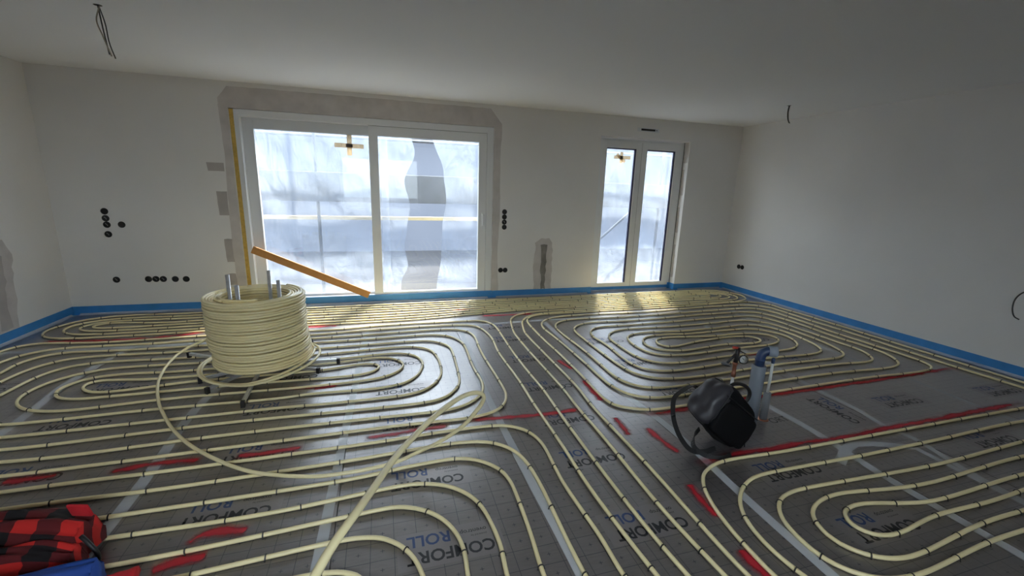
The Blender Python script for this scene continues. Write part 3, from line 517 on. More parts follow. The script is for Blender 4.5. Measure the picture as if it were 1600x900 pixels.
tp([(3.24, 1.0), (3.30, 1.4), (3.385, 1.7), (3.36, 1.85), (3.42, 2.1), (3.44, 2.5), (3.50, 2.75), (3.55, 3.4), (3.8, 4.3)], 0.045)
tp([(4.42, 1.3), (4.45, 1.85), (4.50, 2.3), (4.49, 2.9), (4.50, 3.35), (4.58, 4.0), (4.61, 4.66)], 0.045)
tp([(-3.38, 4.72), (-3.0, 4.69), (-2.3, 4.66), (-1.2, 4.63)], 0.06, 0.0017)
tp([(1.0, 4.69), (1.85, 4.72), (2.4, 4.71)], 0.05, 0.0017)
tp([(2.60, 1.62), (2.9, 1.75), (3.25, 1.63)], 0.06, 0.0017)
# red spray marks
for sp_ in SPRAY_MARKS:
    pts = parse(sp_); L = sum(math.dist(a, b) for a, b in zip(pts, pts[1:]))
    y = sum(p[1] for p in pts) / len(pts)
    ribbon('spray_paint_mark', pts, 0.095 if y > 2.9 else 0.09, 0.0023, 'spray', floor, 0.03)

# ------------------------------------------------------------------ blue foam edge strips
def strip(name, pts, label, h=0.098):
    # pts: wall-foot polyline, room side on the left of travel
    o = empty(name, (0, 0, 0)); bm = bmesh.new(); t = 0.009; vs = []
    n = len(pts)
    for i, p in enumerate(pts):
        p = Vector((*p, 0)); 
        d0 = (Vector((*pts[i], 0)) - Vector((*pts[i - 1], 0))).normalized() if i else None
        d1 = (Vector((*pts[i + 1], 0)) - Vector((*pts[i], 0))).normalized() if i < n - 1 else None
        if d0 is None: d0 = d1
        if d1 is None: d1 = d0
        n0 = Vector((-d0.y, d0.x, 0)); n1 = Vector((-d1.y, d1.x, 0)); nn = (n0 + n1); nn = nn / max(nn.dot(n0), 0.3)
        vs.append([bm.verts.new(p + nn * a + Vector((0, 0, z))) for a, z in ((0.001, 0.0), (0.001, h), (t, h), (t + 0.004, 0.0))])
    for a, b in zip(vs, vs[1:]):
        for k in range(4): bm.faces.new((a[k], a[(k + 1) % 4], b[(k + 1) % 4], b[k]))
    bm.faces.new(vs[0]); bm.faces.new(vs[-1][::-1])
    body = bm_obj('foam_strip', bm, 'blue_foam', o)
    bm = bmesh.new(); rows = []
    for i, (p0, p1) in enumerate(zip(pts, pts[1:])):
        a = Vector((*p0, 0)); b = Vector((*p1, 0)); d = (b - a).normalized(); nn = Vector((-d.y, d.x, 0)); k = max(2, int((b - a).length / 0.15)); rr = []
        for j in range(k + 1):
            q = a + d * min(max((b - a).length * j / k, 0.06), (b - a).length - 0.06)
            w = 0.055 + random.uniform(-0.012, 0.012)
            rr.append([bm.verts.new(q + nn * s + Vector((0, 0, z))) for s, z in ((0.0145, 0.020), (0.03, 0.006 + random.uniform(0, .004)), (w, 0.0028))])
        for r0, r1 in zip(rr, rr[1:]):
            for s in range(2): bm.faces.new((r0[s], r0[s + 1], r1[s + 1], r1[s]))
    bm_obj('foil_skirt', bm, 'tape', o, True)
    tag(o, label, 'edge strip', 'blue foam strips round the floor edge')
    return o
strip('edge_insulation_strip', [(XR, YF), (XR, YB), (FR[1], YB)], 'blue foam edge strip along the right-hand wall and its far corner')
strip('edge_insulation_strip', [(FR[1], YB), (FR[1], YB + 0.125), (FR[0], YB + 0.125), (FR[0], YB)], 'blue foam edge strip tucked into the recess of the narrow double door', 0.10)
strip('edge_insulation_strip', [(FR[0], YB), (1.50, YB)], 'blue foam edge strip on the wall piece between the two glazed doors', 0.10)
strip('edge_insulation_strip', [(1.497, YB), (-1.645, YB)], 'blue foam edge strip under the wide sliding door', 0.104)
strip('edge_insulation_strip', [(-1.648, YB), (XL + 0.014, YB)], 'blue foam edge strip behind the pipe coil, left of the sliding door')
strip('edge_insulation_strip', [(XL, YB), (XL, YF)], 'blue foam edge strip along the left wall')

# ------------------------------------------------------------------ sliding door (window_1)
w1 = empty('window_1', (0, YB, 0)); tag(w1, kind='structure')
def wb(bm, x0, x1, z0, z1, y0, y1, bev=0.004): add_box(bm, x0, x1, y0, y1, z0, z1, bev)
def frame_mesh(x0, x1, z0, z1, y0, y1, l, r, t, b, bev=0.004):
    bm = bmesh.new()
    wb(bm, x0, x0 + l, z0, z1, y0, y1, bev); wb(bm, x1 - r, x1, z0, z1, y0, y1, bev)
    wb(bm, x0 + l - 0.001, x1 - r + 0.001, z1 - t, z1, y0 + 0.0006, y1, bev); wb(bm, x0 + l - 0.001, x1 - r + 0.001, z0, z0 + b, y0 + 0.0006, y1, bev)
    return bm
bm_obj('frame', frame_mesh(-1.60, 1.488, -0.10, 2.362, 0.002, 0.17, 0.055, 0.088, 0.078, 0.20), 'pvc', w1)
s1 = bm_obj('fixed_sash', frame_mesh(-1.553, -0.02, 0.075, 2.286, 0.085, 0.15, 0.125, 0.10, 0.122, 0.055), 'pvc_grey', w1)
s2 = bm_obj('sliding_sash', frame_mesh(-0.132, 1.400, 0.08, 2.281, 0.022, 0.082, 0.112, 0.110, 0.118, 0.052), 'pvc', w1)
box('head_gap', -0.13, 1.402, 0.03, 0.12, 2.2815, 2.287, 'seal', w1)  # black strip paints the shadow in the gap above the sliding sash
box('gap_seal', 1.3995, 1.4045, 0.020, 0.06, 0.10, 2.284, 'seal', w1)
def pane(x0, x1, z0, z1, y, par, name='pane'):
    bm = bmesh.new(); add_box(bm, x0, x1, y, y + 0.006, z0, z1); return bm_obj(name, bm, 'glass', par)
pane(-1.43, -0.115, 0.12, 2.17, 0.115, s1); pane(-0.025, 1.295, 0.127, 2.168, 0.05, s2)
hd = empty('handle', (0, 0, 0)); hd.parent = w1
box('rosette', 1.335, 1.378, 0.012, 0.024, 1.03, 1.22, 'pvc', hd, 0.005); box('lever', 1.344, 1.370, -0.020, 0.013, 1.055, 1.20, 'pvc', hd, 0.008)
for k, (a, b) in enumerate(ADDED_REAR):
    wr = empty('window_%d' % (k + 3), (0, YF - 0.2, 0)); tag(wr, kind='structure')  # added window, out of view, brightens the room from behind
    bm_obj('frame', frame_mesh(a, b, 0.85, 2.35, -0.06, 0.0, 0.07, 0.07, 0.07, 0.07), 'pvc', wr); pane(a + 0.06, b - 0.06, 0.91, 2.29, -0.035, wr)
# foam-filled joint beside the frame
o = box('joint_foam_strip', -1.643, -1.601, YB + 0.006, YB + 0.10, -0.08, 2.36, 'foam_yellow'); tag(o, 'yellow foam joint strip down the left side of the sliding door', 'foam strip')
# ------------------------------------------------------------------ narrow double door (window_2)
YR = 0.13
w2 = empty('window_2', (0, YB + YR, 0)); tag(w2, kind='structure')
bm_obj('frame', frame_mesh(FR[0] + 0.006, FR[1] - 0.006, -0.11, 2.352, 0.0, 0.08, 0.06, 0.06, 0.05, 0.19), 'pvc', w2)
for k, (a, b) in enumerate(((3.155, 3.870), (3.872, 4.592))):
    s = bm_obj('sash', frame_mesh(a, b, 0.065, 2.312, -0.018, 0.06, 0.115 if k == 0 else 0.095, 0.095 if k == 0 else 0.115, 0.095, 0.065), 'pvc', w2)
    x0, x1 = (3.27, 3.775) if k == 0 else (3.967, 4.477)
    pane(x0 - 0.008, x1 + 0.008, 0.122, 2.226, 0.02, s)
    box('spacer', x1 - 0.026, x1, -0.006, 0.016, 0.13, 2.217, 'seal_blue', s); box('spacer', x0, x1 - 0.027, -0.006, 0.016, 2.200, 2.217, 'seal_blue', s)  # navy strips paint the dark reflection in the glazing bead recess
o = box('meeting_seal', 3.8695, 3.8725, -0.016, 0.0, 0.07, 2.31, 'seal', w2)
for x in (FR[0] + 0.003, FR[1] - 0.003):
    box('wall_gap', x - 0.003, x + 0.003, -0.004, 0.02, 0.0, 2.355, 'seal', w2)
# ------------------------------------------------------------------ outdoors: sheeting, scaffold, ground
def wavy(name, x0, x1, z0, z1, y, amp, material, label, cat, edge_l=None, edge_r=None, nx=60, nz=60, seed=0, parent=None, group=None):
    rnd = random.Random(seed); ph = [rnd.uniform(0, 6) for _ in range(8)]
    bm = bmesh.new(); g = []
    def edge(e, z, d):
        if not e: return d
        for (za, xa), (zb, xb) in zip(e, e[1:]):
            if zb <= z <= za: 
                t = (z - zb) / (za - zb); t = t * t * (3 - 2 * t); return xb + (xa - xb) * t
        return e[0][1] if z > e[0][0] else e[-1][1]
    for j in range(nz + 1):
        z = z0 + (z1 - z0) * j / nz; a = edge(edge_l, z, x0); b = edge(edge_r, z, x1); row = []
        for i in range(nx + 1):
            x = a + (b - a) * i / nx
            w = amp * (math.sin(x * 3.1 + ph[0] + z * .7) + .6 * math.sin(x * 6.3 + ph[1] - z * 1.6) + .35 * math.sin((x + z) * 11 + ph[2]) + .3 * math.sin((x * .5 - z) * 9 + ph[3]))
            row.append(bm.verts.new((x, y + w, z)))
        g.append(row)
    for r0, r1 in zip(g, g[1:]):
        for i in range(nx): bm.faces.new((r0[i], r0[i + 1], r1[i + 1], r1[i]))
    o = bm_obj(name, bm, material, parent, True); tag(o, label, cat, group); return o
YO = 6.50
G = 'plastic sheets hung outside the doors'
wavy('plastic_sheet', -2.3, 0.10, -0.10, 2.75, YO, 0.02, 'film', 'milky plastic sheet outside the left pane of the sliding door', 'plastic sheet', None, None, 70, 70, 1, group=G)
eL = [(2.75, 0.42), (2.30, 0.41), (2.02, 0.47), (1.62, 0.32), (1.28, 0.39), (0.95, 0.34), (0.70, 0.30), (0.42, 0.34), (0.15, 0.24), (-0.1, 0.22)]
eR = [(2.75, 0.70), (2.26, 0.72), (1.76, 0.87), (1.38, 0.91), (1.0, 0.85), (0.54, 0.83), (0.05, 0.76), (-0.1, 0.75)]
wavy('plastic_sheet', 0.0, 0.5, -0.10, 2.75, YO - 0.06, 0.018, 'film', 'torn plastic sheet hanging like a curtain left of the gap in the sliding pane', 'plastic sheet', None, eL, 30, 90, 2, group=G)
wavy('plastic_sheet', 0.7, 1.9, -0.10, 2.75, YO - 0.05, 0.018, 'film', 'torn plastic sheet hanging right of the gap, beside the sliding door handle', 'plastic sheet', eR, None, 40, 90, 3, group=G)
wavy('plastic_sheet', 3.0, 5.4, -0.10, 2.75, YO + 0.05, 0.018, 'film', 'milky plastic sheet outside the narrow double door', 'plastic sheet', None, None, 60, 60, 4, group=G)
def post(x, y, z0, z1, lab):
    o = tube('scaffold_post', [(x, y, z0), (x, y, z1)], 0.024, 'scaf', None, 12); tag(o, lab, 'scaffold post', 'scaffold tubes outside'); return o
post(-0.90, 7.0, -0.31, 4.3, 'upright scaffold tube behind the left pane of the sliding door')
post(1.62, 7.0, -0.31, 4.3, 'upright scaffold tube near the handle side of the sliding door')
post(4.93, 7.0, -0.31, 4.3, 'upright scaffold tube behind the right leaf of the narrow door')
def rail(name, x0, x1, y, z0, z1, r, material, lab, cat='scaffold rail'):
    o = tube(name, [(x0, y, z0), ((x0 + x1) / 2, y, (z0 + z1) / 2), (x1, y, z1)], r, material, None, 10); tag(o, lab, cat, 'scaffold tubes outside'); return o
rail('scaffold_rail', -3.6, 7.2, 7.045, 2.23, 2.23, 0.022, 'scaf', 'thin upper scaffold rail crossing near the top of the glass')
rail('scaffold_brace', 3.55, 4.92, 7.045, 0.52, 1.68, 0.022, 'scaf', 'diagonal scaffold brace behind the left leaf of the narrow door', 'scaffold brace')
o = box('guard_rail', -3.6, 2.4, 7.025, 7.055, 1.03, 1.085, 'wood_pale', None, 0.004); tag(o, 'pale yellow wooden guard rail behind the plastic sheets', 'guard rail')
o = box('toe_board', -3.6, 7.2, 6.94, 6.975, 1.30, 1.72, 'scaf_board', None, 0.004); tag(o, 'wide grey board running level across behind the plastic sheets', 'board')
gnd = box('outdoor_ground', -60, 60, -60, 60, -0.5, -0.31, 'ground'); tag(gnd, kind='structure')
nb = empty('neighbour_building', (3, 13, 0)); tag(nb, 'long low grey building facing the doors across the yard, blurred by the sheets', 'building')
box('facade', -22, 22, 0, 6, -0.31, 3.1, 'render_wall', nb); box('roof_edge', -22.3, 22.3, -0.3, 6.2, 3.1, 3.3, 'scaf_board', nb)

# ------------------------------------------------------------------ heating pipes
RP = 0.0102
PATHS = {}
def staple_mesh():
    bm = bmesh.new(); n = 8; w = 0.0028; rows = []
    prof = [(-0.0165, 0.001), (-0.0135, 0.003)] + [(-0.0128 * math.cos(a), 0.0102 + 0.0128 * math.sin(a)) for a in [PI * k / n for k in range(n + 1)]] + [(0.0135, 0.003), (0.0165, 0.001)]
    for i, (x, z) in enumerate(prof):
        a = Vector(prof[max(i - 1, 0)]); b = Vector(prof[min(i + 1, len(prof) - 1)]); t = (b - a).normalized(); nn = Vector((-t.y, t.x)) * 0.0022
        rows.append([bm.verts.new((x + s * nn.x, y, z + s * nn.y)) for s, y in ((0, -w), (0, w), (1, w), (1, -w))])
    for a, b in zip(rows, rows[1:]):
        for k in range(4): bm.faces.new((a[k], a[(k + 1) % 4], b[(k + 1) % 4], b[k]))
    bm.faces.new(rows[0]); bm.faces.new(rows[-1][::-1])
    bmesh.ops.recalc_face_normals(bm, faces=bm.faces)
    me = bpy.data.meshes.new('staple'); bm.to_mesh(me); bm.free(); me.materials.append(M['staple']); return me
ST = staple_mesh()
PIPE_LABEL = {
 'window_zone': ('heating pipe laid in close rows along the window wall with two runs down the aisle'),
 'middle_left': ('heating pipe loop coiled on the floor under and around the standing pipe coil'),
 'front_left': ('heating pipe laid in nested bends in the left foreground beside the checked shirt'),
 'middle_right': ('heating pipe loop behind the black bag, with two runs along the right wall'),
 'front_right': ('heating pipe loop in the right foreground, in front of the black bag')}
SPACING = {'window_zone': 0.40, 'middle_left': 0.36, 'front_left': 0.33, 'middle_right': 0.36, 'front_right': 0.30}
for key, runs in PIPE_RUNS.items():
    root = empty('heating_pipe'); tag(root, PIPE_LABEL[key], 'heating pipe', 'underfloor heating pipes')
    bm = bmesh.new(); rnd = random.Random(key); cnt = 0
    for s in runs:
        pts = catmull([(x, y, RP + 0.0012) for x, y in parse(s)], 0.035)
        add_tube(bm, pts, RP, 8)
        nxt = rnd.uniform(0.05, 0.3); L = 0.0
        for a, b in zip(pts, pts[1:]):
            d = (b - a).length
            while L + d > nxt:
                p = a.lerp(b, (nxt - L) / d); t = (b - a).normalized(); nxt += SPACING[key] * rnd.uniform(0.75, 1.25)
                if p.y > 0.6 and cnt < 298:
                    o = bpy.data.objects.new('staple', ST); C.objects.link(o); o.parent = root; cnt += 1
                    o.location = (p.x, p.y, 0.0012); o.rotation_euler = (rnd.uniform(-.12, .12), 0, math.atan2(t.y, t.x) - PI / 2 + rnd.uniform(-.15, .15))
            L += d
    bm_obj('pipe', bm, 'pipe', root, True)

# ------------------------------------------------------------------ coil on its unwinding stand
CX, CY = -1.002, 3.807
coil = empty('pipe_coil', (CX, CY, 0)); tag(coil, 'upright coil of ivory plastic pipe standing on a metal stand, with a loose looping end', 'pipe coil')
bm = bmesh.new(); rnd = random.Random(3); rc = 0.0105
zb, zt = 0.118, 0.690; Ro = 0.362; n_t = 25
for layer, rr in enumerate((Ro - rc, Ro - 2.9 * rc, Ro - 4.8 * rc, Ro - 6.7 * rc, Ro - 8.6 * rc, Ro - 10.5 * rc)):
    pts = []
    turns = n_t if layer in (0, 5) else 4
    steps = 48
    for k in range(turns * steps + 1):
        f = k / steps; a = f * 2 * PI + layer
        z = zb + rc + (zt - zb - 2 * rc) * f / n_t if layer in (0, 5) else zt - rc - (turns - f) * 2.1 * rc - 0.003 * layer
        g = (z - zb) / (zt - zb)
        ox = 0.024 / (1 + math.exp((g - 0.27) * 26)) if layer == 0 else 0          # the lowest turns have slipped sideways
        wob = 0.0035 * math.sin(f * 2.1) + 0.003 * math.sin(f * 0.83 + 1) if layer == 0 else 0
        tilt = 0.016 * math.sin(a - 0.5) * (1 - g) ** 1.5
        rnd_top = -0.016 * max(0, (g - 0.94) / 0.06) if layer == 0 else 0
        pts.append(Vector((ox + (rr + wob + rnd_top) * math.cos(a), (rr + wob + rnd_top) * math.sin(a), z + tilt + 0.0025 * math.sin(f * 1.7))))
    add_tube(bm, pts, rc, 10)
bm_obj('windings', bm, 'coilpipe', coil, True)
bm = bmesh.new()
for (dr, z, ph, dx, dy) in ((0.045, 0.100, 0.2, -0.005, -0.03), (0.075, 0.095, 1.0, 0.01, -0.035)):
    p = [Vector((dx + (Ro + dr) * math.cos(a + ph), dy + (Ro + dr) * math.sin(a + ph) * 0.97, z + 0.02 * math.sin(a) + 0.06 * max(0, math.cos(a + ph)))) for a in [2 * PI * k / 60 for k in range(61)]]
    add_tube(bm, p, rc, 8)
bm_obj('slack_turns', bm, 'coilpipe', coil, True)
lt = catmull([Vector(p) - Vector((CX, CY, 0)) for p in parse(LOOSE_TAIL)], 0.03)
bm = bmesh.new(); add_tube(bm, lt, rc, 10); bm_obj('loose_end', bm, 'coilpipe', coil, True)
st = empty('unwinding_stand', (CX, CY, 0)); tag(st, 'galvanised steel unwinding stand with splayed legs under the pipe coil', 'pipe stand')
legs = [(0.03, -0.69), (-0.28, -0.41), (-0.40, -0.20), (0.46, -0.20), (0.60, -0.02), (-0.68, 0.40), (0.30, 0.55)]
for (x, y) in legs:
    d = Vector((x, y, 0)); L = d.length; a = math.atan2(y, x)
    mt = Matrix.Rotation(a, 4, 'Z')
    bm = bmesh.new(); add_box(bm, 0.03, L, -0.0115, 0.0115, 0.046, 0.070, 0.003, mt); lg = bm_obj('leg', bm, 'steel', st)
    bm = bmesh.new(); add_box(bm, L - 0.024, L + 0.003, -0.0135, 0.0135, 0.0228, 0.072, 0.003, mt); bm_obj('foot', bm, 'black_metal', lg)
lathe('hub', [(0, 0.04), (0.10, 0.04), (0.10, 0.085), (0.05, 0.09), (0.03, 0.12), (0, 0.12)], 'steel', st, 20)
for (x, y, z) in ((-0.215, 0.10, 0.815), (0.06, 0.205, 0.822), (0.185, -0.062, 0.79), (-0.08, -0.165, 0.78)):
    bm = bmesh.new(); add_lathe(bm, [(0.015, 0.05), (0.015, z), (0.012, z), (0.012, z - 0.03), (0, z - 0.03)], 14, Matrix.Translation((x, y, 0)))
    bm_obj('post', bm, 'steel', st, True)

# ------------------------------------------------------------------ batten across the door
a = Vector((-1.535, 5.895, 0.745)); b = Vector((-0.205, 5.885, 0.120)); d = (b - a); L = d.length
ex = d.normalized(); ey = Vector((0, 1, 0)); ez = ex.cross(ey); ez = -ez if ez.z < 0 else ez
mt = Matrix((ex, ez.cross(ex), ez)).transposed().to_4x4(); mt.translation = a
bm = bmesh.new(); add_box(bm, 0, L, -0.014, 0.014, -0.045, 0.045, 0.002, mt)
o = bm_obj('wooden_batten', bm, 'wood'); tag(o, 'orange brown wooden batten leaning slantwise across the left sliding pane', 'batten')

# ------------------------------------------------------------------ tape crosses on the panes
def cross(y, strips, dark, label):
    o = empty('tape_cross', (0, y, 0)); tag(o, label, 'tape cross')
    for k, (x0, z0, x1, z1, w) in enumerate(strips):
        A = Vector((x0, 0, z0)); B = Vector((x1, 0, z1)); t = (B - A).normalized(); s = Vector((-t.z, 0, t.x)) * w / 2
        bm = bmesh.new(); e = 0.0006 * (k + 1)
        q = [A + s, A - s, B - s, B + s]
        f = [bm.verts.new(p + Vector((0, -e, 0))) for p in q]; g = [bm.verts.new(p + Vector((0, -e + 0.0005, 0))) for p in q]
        bm.faces.new(f); bm.faces.new(g[::-1])
        for i in range(4): bm.faces.new((f[i], f[(i + 1) % 4], g[(i + 1) % 4], g[i]))
        bm_obj('tape_piece', bm, 'masking', o)
    x, z, w, h = dark
    box('overlap', x - w, x + w, -0.0034, -0.0028, z - h, z + h, 'masking_dark', o)
cross(YB + 0.1145, [(-0.545, 2.035, -0.195, 2.03, 0.055), (-0.365, 2.165, -0.37, 1.915, 0.06)], (-0.368, 2.036, 0.04, 0.02), 'beige masking tape cross near the top of the left sliding pane')
cross(YB + YR + 0.0195, [(3.415, 2.085, 3.70, 2.085, 0.05), (3.545, 2.165, 3.54, 2.0, 0.05), (3.46, 2.13, 3.61, 2.02, 0.045)], (3.545, 2.085, 0.022, 0.022), 'beige masking tape star on the left leaf of the narrow door')

# ------------------------------------------------------------------ wall boxes
cup = bpy.data.meshes.new('wall_box')
bm = bmesh.new(); add_lathe(bm, [(0, 0.0006), (0.029, 0.0006), (0.030, 0.004), (0.034, 0.004), (0.036, 0.0005), (0.036, -0.002)], 20); bm.to_mesh(cup); bm.free(); cup.materials.append(M['black_box'])
stub = bpy.data.meshes.new('cable_stub')
bm = bmesh.new(); add_tube(bm, [(0.006, -0.012, 0.001), (0.004, 0, 0.004), (-0.006, 0.010, 0.005), (-0.012, 0.014, 0.002)], 0.004, 6); bm.to_mesh(stub); bm.free(); stub.materials.append(M['box_orange'])
def wbox(p, nrm, label, group, wires):
    o = bpy.data.objects.new('wall_box', cup); C.objects.link(o); o.location = p
    o.rotation_euler = Vector(nrm).to_track_quat('Z', 'Y').to_euler(); tag(o, label, 'socket box', group)
    if wires:
        c = bpy.data.objects.new('cable_stub', stub); C.objects.link(c); c.parent = o
gl_ = 'black socket boxes left of the sliding door'; gm_ = 'black socket boxes right of the sliding door'; gr_ = 'black socket boxes on the right wall'
for x, z, l, w in ((-2.969, 1.180, 'topmost black socket box of the upright row on the far left', 0), (-2.969, 1.102, 'second black socket box from the top of the far left upright row', 1),
                   (-2.968, 1.031, 'third black socket box from the top of the far left upright row', 1), (-2.970, 0.924, 'lowest black socket box of the far left upright row', 1),
                   (-2.831, 1.032, 'lone black socket box just right of the far left upright row', 0), (-2.970, 0.399, 'single black socket box low on the wall at far left', 1),
                   (-2.661, 0.397, 'leftmost black socket box in the low row of five', 0), (-2.588, 0.396, 'second black socket box from left in the low row of five', 1),
                   (-2.515, 0.394, 'middle black socket box in the low row of five', 1), (-2.395, 0.390, 'fourth black socket box from left in the low row of five', 0),
                   (-2.284, 0.387, 'rightmost black socket box in the low row of five, nearest the coil', 0)):
    wbox((x, YB, z), (0, -1, 0), l, gl_, w)
for x, z, l, w in ((1.666, 1.243, 'topmost of four stacked black socket boxes right of the sliding door', 0), (1.666, 1.171, 'second from top of four stacked boxes right of the sliding door', 0),
                   (1.666, 1.099, 'third from top of four stacked boxes right of the sliding door', 1), (1.667, 1.027, 'bottom of four stacked black socket boxes right of the sliding door', 0),
                   (1.627, 0.403, 'left box of the low pair right of the sliding door', 0), (1.698, 0.402, 'right box of the low pair right of the sliding door', 0)):
    wbox((x, YB, z), (0, -1, 0), l, gm_, w)
for y, l in ((5.625, 'far box of the low pair on the right wall'), (5.552, 'near box of the low pair on the right wall')):
    wbox((XR, y, 0.429), (-1, 0, 0), l, gr_, 0)
# vent slot over the narrow door
v = empty('vent_slot', (3.872, YB, 2.487)); tag(v, 'slim white vent with a black slot above the narrow door', 'vent')
box('cover', -0.185, 0.185, -0.006, 0.0, -0.028, 0.026, 'pvc_grey', v, 0.003); box('slot', -0.125, 0.118, -0.0075, -0.005, -0.014, 0.014, 'seal', v); box('screw', 0.135, 0.150, -0.0075, -0.005, -0.007, 0.008, 'seal', v)
# ------------------------------------------------------------------ cables
def cab(name, base, strands, label, rose=True):
    o = empty(name, base); tag(o, label, 'cable')
    for pts, r, mt_ in strands:
        bm = bmesh.new(); add_tube(bm, catmull(pts, 0.015), r, 6); bm_obj('wire', bm, mt_, o, True)
    if rose: lathe('ceiling_hole', [(0, -0.001), (0.022, -0.001), (0.024, 0.0)], 'cable', o, 16)
cab('ceiling_cable', (-1.74, 3.81, H), [([(0, 0, 0), (0.0, 0.01, -0.08), (0.015, -0.01, -0.18), (0.035, -0.03, -0.30)], 0.004, 'cable'), ([(0.01, 0, 0), (-0.02, 0.0, -0.09), (0.01, -0.02, -0.19), (0.045, -0.03, -0.31)], 0.004, 'cable_white'), ([(0, 0.01, 0), (0.015, 0.02, -0.10), (0.03, 0.0, -0.22), (0.06, -0.02, -0.32)], 0.0035, 'cable')],
    'loose grey wires hanging from the ceiling at upper left')
cab('ceiling_cable', (4.78, 4.39, H), [([(0, 0, 0), (-0.005, 0, -0.07), (0.0, -0.01, -0.15), (0.02, -0.02, -0.20)], 0.006, 'cable'), ([(0.008, 0, 0), (0.004, 0, -0.08), (0.012, -0.01, -0.16), (0.032, -0.02, -0.205)], 0.005, 'cable')],
    'short grey cable hanging from the ceiling near the right wall')
cab('wall_cable', (XR, 2.31, 0.0), [([(0.0, -0.05, 0.80), (-0.03, 0.0, 0.785), (-0.045, 0.035, 0.72), (-0.05, 0.035, 0.62), (-0.045, 0.01, 0.55), (-0.03, -0.02, 0.53)], 0.006, 'cable')], 'grey cable loop sticking out of the right wall at the picture edge', False)
# ------------------------------------------------------------------ black shoulder bag
from mathutils import noise as mnoise
R_ = Vector((0.95817, -0.28456, 0.0306)); U_ = Vector((0.03504, 0.22275, 0.97425)); F_ = Vector((0.28404, 0.93242, -0.2234))
E1 = 0.80 * R_ - 0.60 * U_; E2 = -0.60 * R_ - 0.80 * U_
ca, sa = math.cos(0.38), math.sin(0.38)
e1 = (ca * E1 + sa * F_).normalized(); e3 = (sa * E1 - ca * F_).normalized(); e2 = e3.cross(e1)
if e2.dot(E2) < 0: e2 = -e2
BC = Vector((2.02, 1.985, 0.222))
def bagp(a, b, c): return BC + e1 * a + e2 * b + e3 * c
def superbox(h, ex, cuts, disp, fn):
    bm = bmesh.new(); bmesh.ops.create_cube(bm, size=2.0); bmesh.ops.subdivide_edges(bm, edges=bm.edges, cuts=cuts, use_grid_fill=True)
    for v in bm.verts:
        p = v.co.copy(); n = (abs(p.x) ** ex + abs(p.y) ** ex + abs(p.z) ** ex) ** (1 / ex); p = p / n
        k = 1 + disp * mnoise.noise(p * 1.7 + Vector((3, 1, 2)))
        v.co = fn(p.x * h[0] * k, p.y * h[1] * k, p.z * h[2] * k)
    return bm
bag = empty('shoulder_bag', (BC.x, BC.y, 0)); tag(bag, 'black shoulder bag slumped on the floor against the grey upright pipe', 'bag')
bo = Vector((BC.x, BC.y, 0))
bm = superbox((0.212, 0.150, 0.105), 4.6, 14, 0.10, lambda a, b, c: bagp(a, b + 0.012 * math.sin(a * 14), c) - bo)
bmesh.ops.recalc_face_normals(bm, faces=bm.faces)
bm.normal_update()
for f in bm.faces: f.material_index = 1 if (f.calc_center_median() + bo - BC).dot(-e1) > 0.135 else 0  # upper left end takes the lighter tone, painted as its lit face
bm_obj('body', bm, ['bag', 'bag_leather'], bag, True)
bm = superbox((0.165, 0.105, 0.022), 8.0, 8, 0.06, lambda a, b, c: bagp(a + 0.025, b + 0.03, c + 0.098) - bo); bm_obj('front_pocket', bm, 'bag', bag, True)
bm = bmesh.new(); add_tube(bm, [bagp(a, -0.09, 0.100 + 0.003 * math.cos(a * 9)) - bo for a in [-0.17 + 0.02 * k for k in range(18)]], 0.004, 6); bm_obj('zip', bm, 'strap', bag, True)
def band(name, pts, w, t, side, material, parent, org):
    pts = catmull(pts, 0.015); bm = bmesh.new(); rows = []; n = len(pts)
    for i, p in enumerate(pts):
        tg = (pts[min(i + 1, n - 1)] - pts[max(i - 1, 0)]).normalized(); s = side(i / (n - 1)); s = (s - tg * s.dot(tg)).normalized(); nn = tg.cross(s)
        rows.append([bm.verts.new(p - org + s * a * w / 2 + nn * b * t / 2) for a, b in ((-1, -1), (1, -1), (1, 1), (-1, 1))])
    for a, b in zip(rows, rows[1:]):
        for k in range(4): bm.faces.new((a[k], a[(k + 1) % 4], b[(k + 1) % 4], b[k]))
    bm.faces.new(rows[0]); bm.faces.new(rows[-1][::-1])
    return bm_obj(name, bm, material, parent, False)
bm = bmesh.new(); add_tube(bm, catmull([bagp(-0.150, b, c) - bo for b, c in ((-0.148, -0.06), (-0.150, 0.0), (-0.143, 0.06), (-0.115, 0.098), (-0.05, 0.104), (0.03, 0.104), (0.10, 0.10))], 0.02), 0.0035, 6); bm_obj('piping', bm, 'strap', bag, True)
hp = [(-0.085, -0.14), (-0.075, -0.18), (-0.02, -0.212), (0.04, -0.222), (0.09, -0.205), (0.108, -0.17), (0.102, -0.135)]
bm = bmesh.new(); add_tube(bm, catmull([bagp(a, b, 0.01) - bo for a, b in hp], 0.012), 0.011, 8); bm_obj('handle', bm, 'strap', bag, True)
sp_ = [(1.944, 2.118, 0.325), (1.903, 2.138, 0.34), (1.835, 2.151, 0.303), (1.785, 2.146, 0.268), (1.749, 2.105, 0.205), (1.735, 2.055, 0.139), (1.741, 1.990, 0.072), (1.772, 1.925, 0.026), (1.845, 1.90, 0.02), (1.93, 1.90, 0.03)]
band('shoulder_strap', sp_, 0.030, 0.004, lambda t: Vector((0.55, -0.8, 0.25)) if t < .45 else Vector((0.8, 0.3, 0.5)), 'strap', bag, bo)
sp2 = [(1.90, 2.02, 0.10), (1.84, 1.99, 0.075), (1.80, 1.94, 0.04), (1.84, 1.87, 0.012), (1.92, 1.83, 0.01), (1.99, 1.835, 0.02)]
band('strap_tail', sp2, 0.028, 0.004, lambda t: Vector((0.6, 0.4, 0.7)), 'strap', bag, bo)
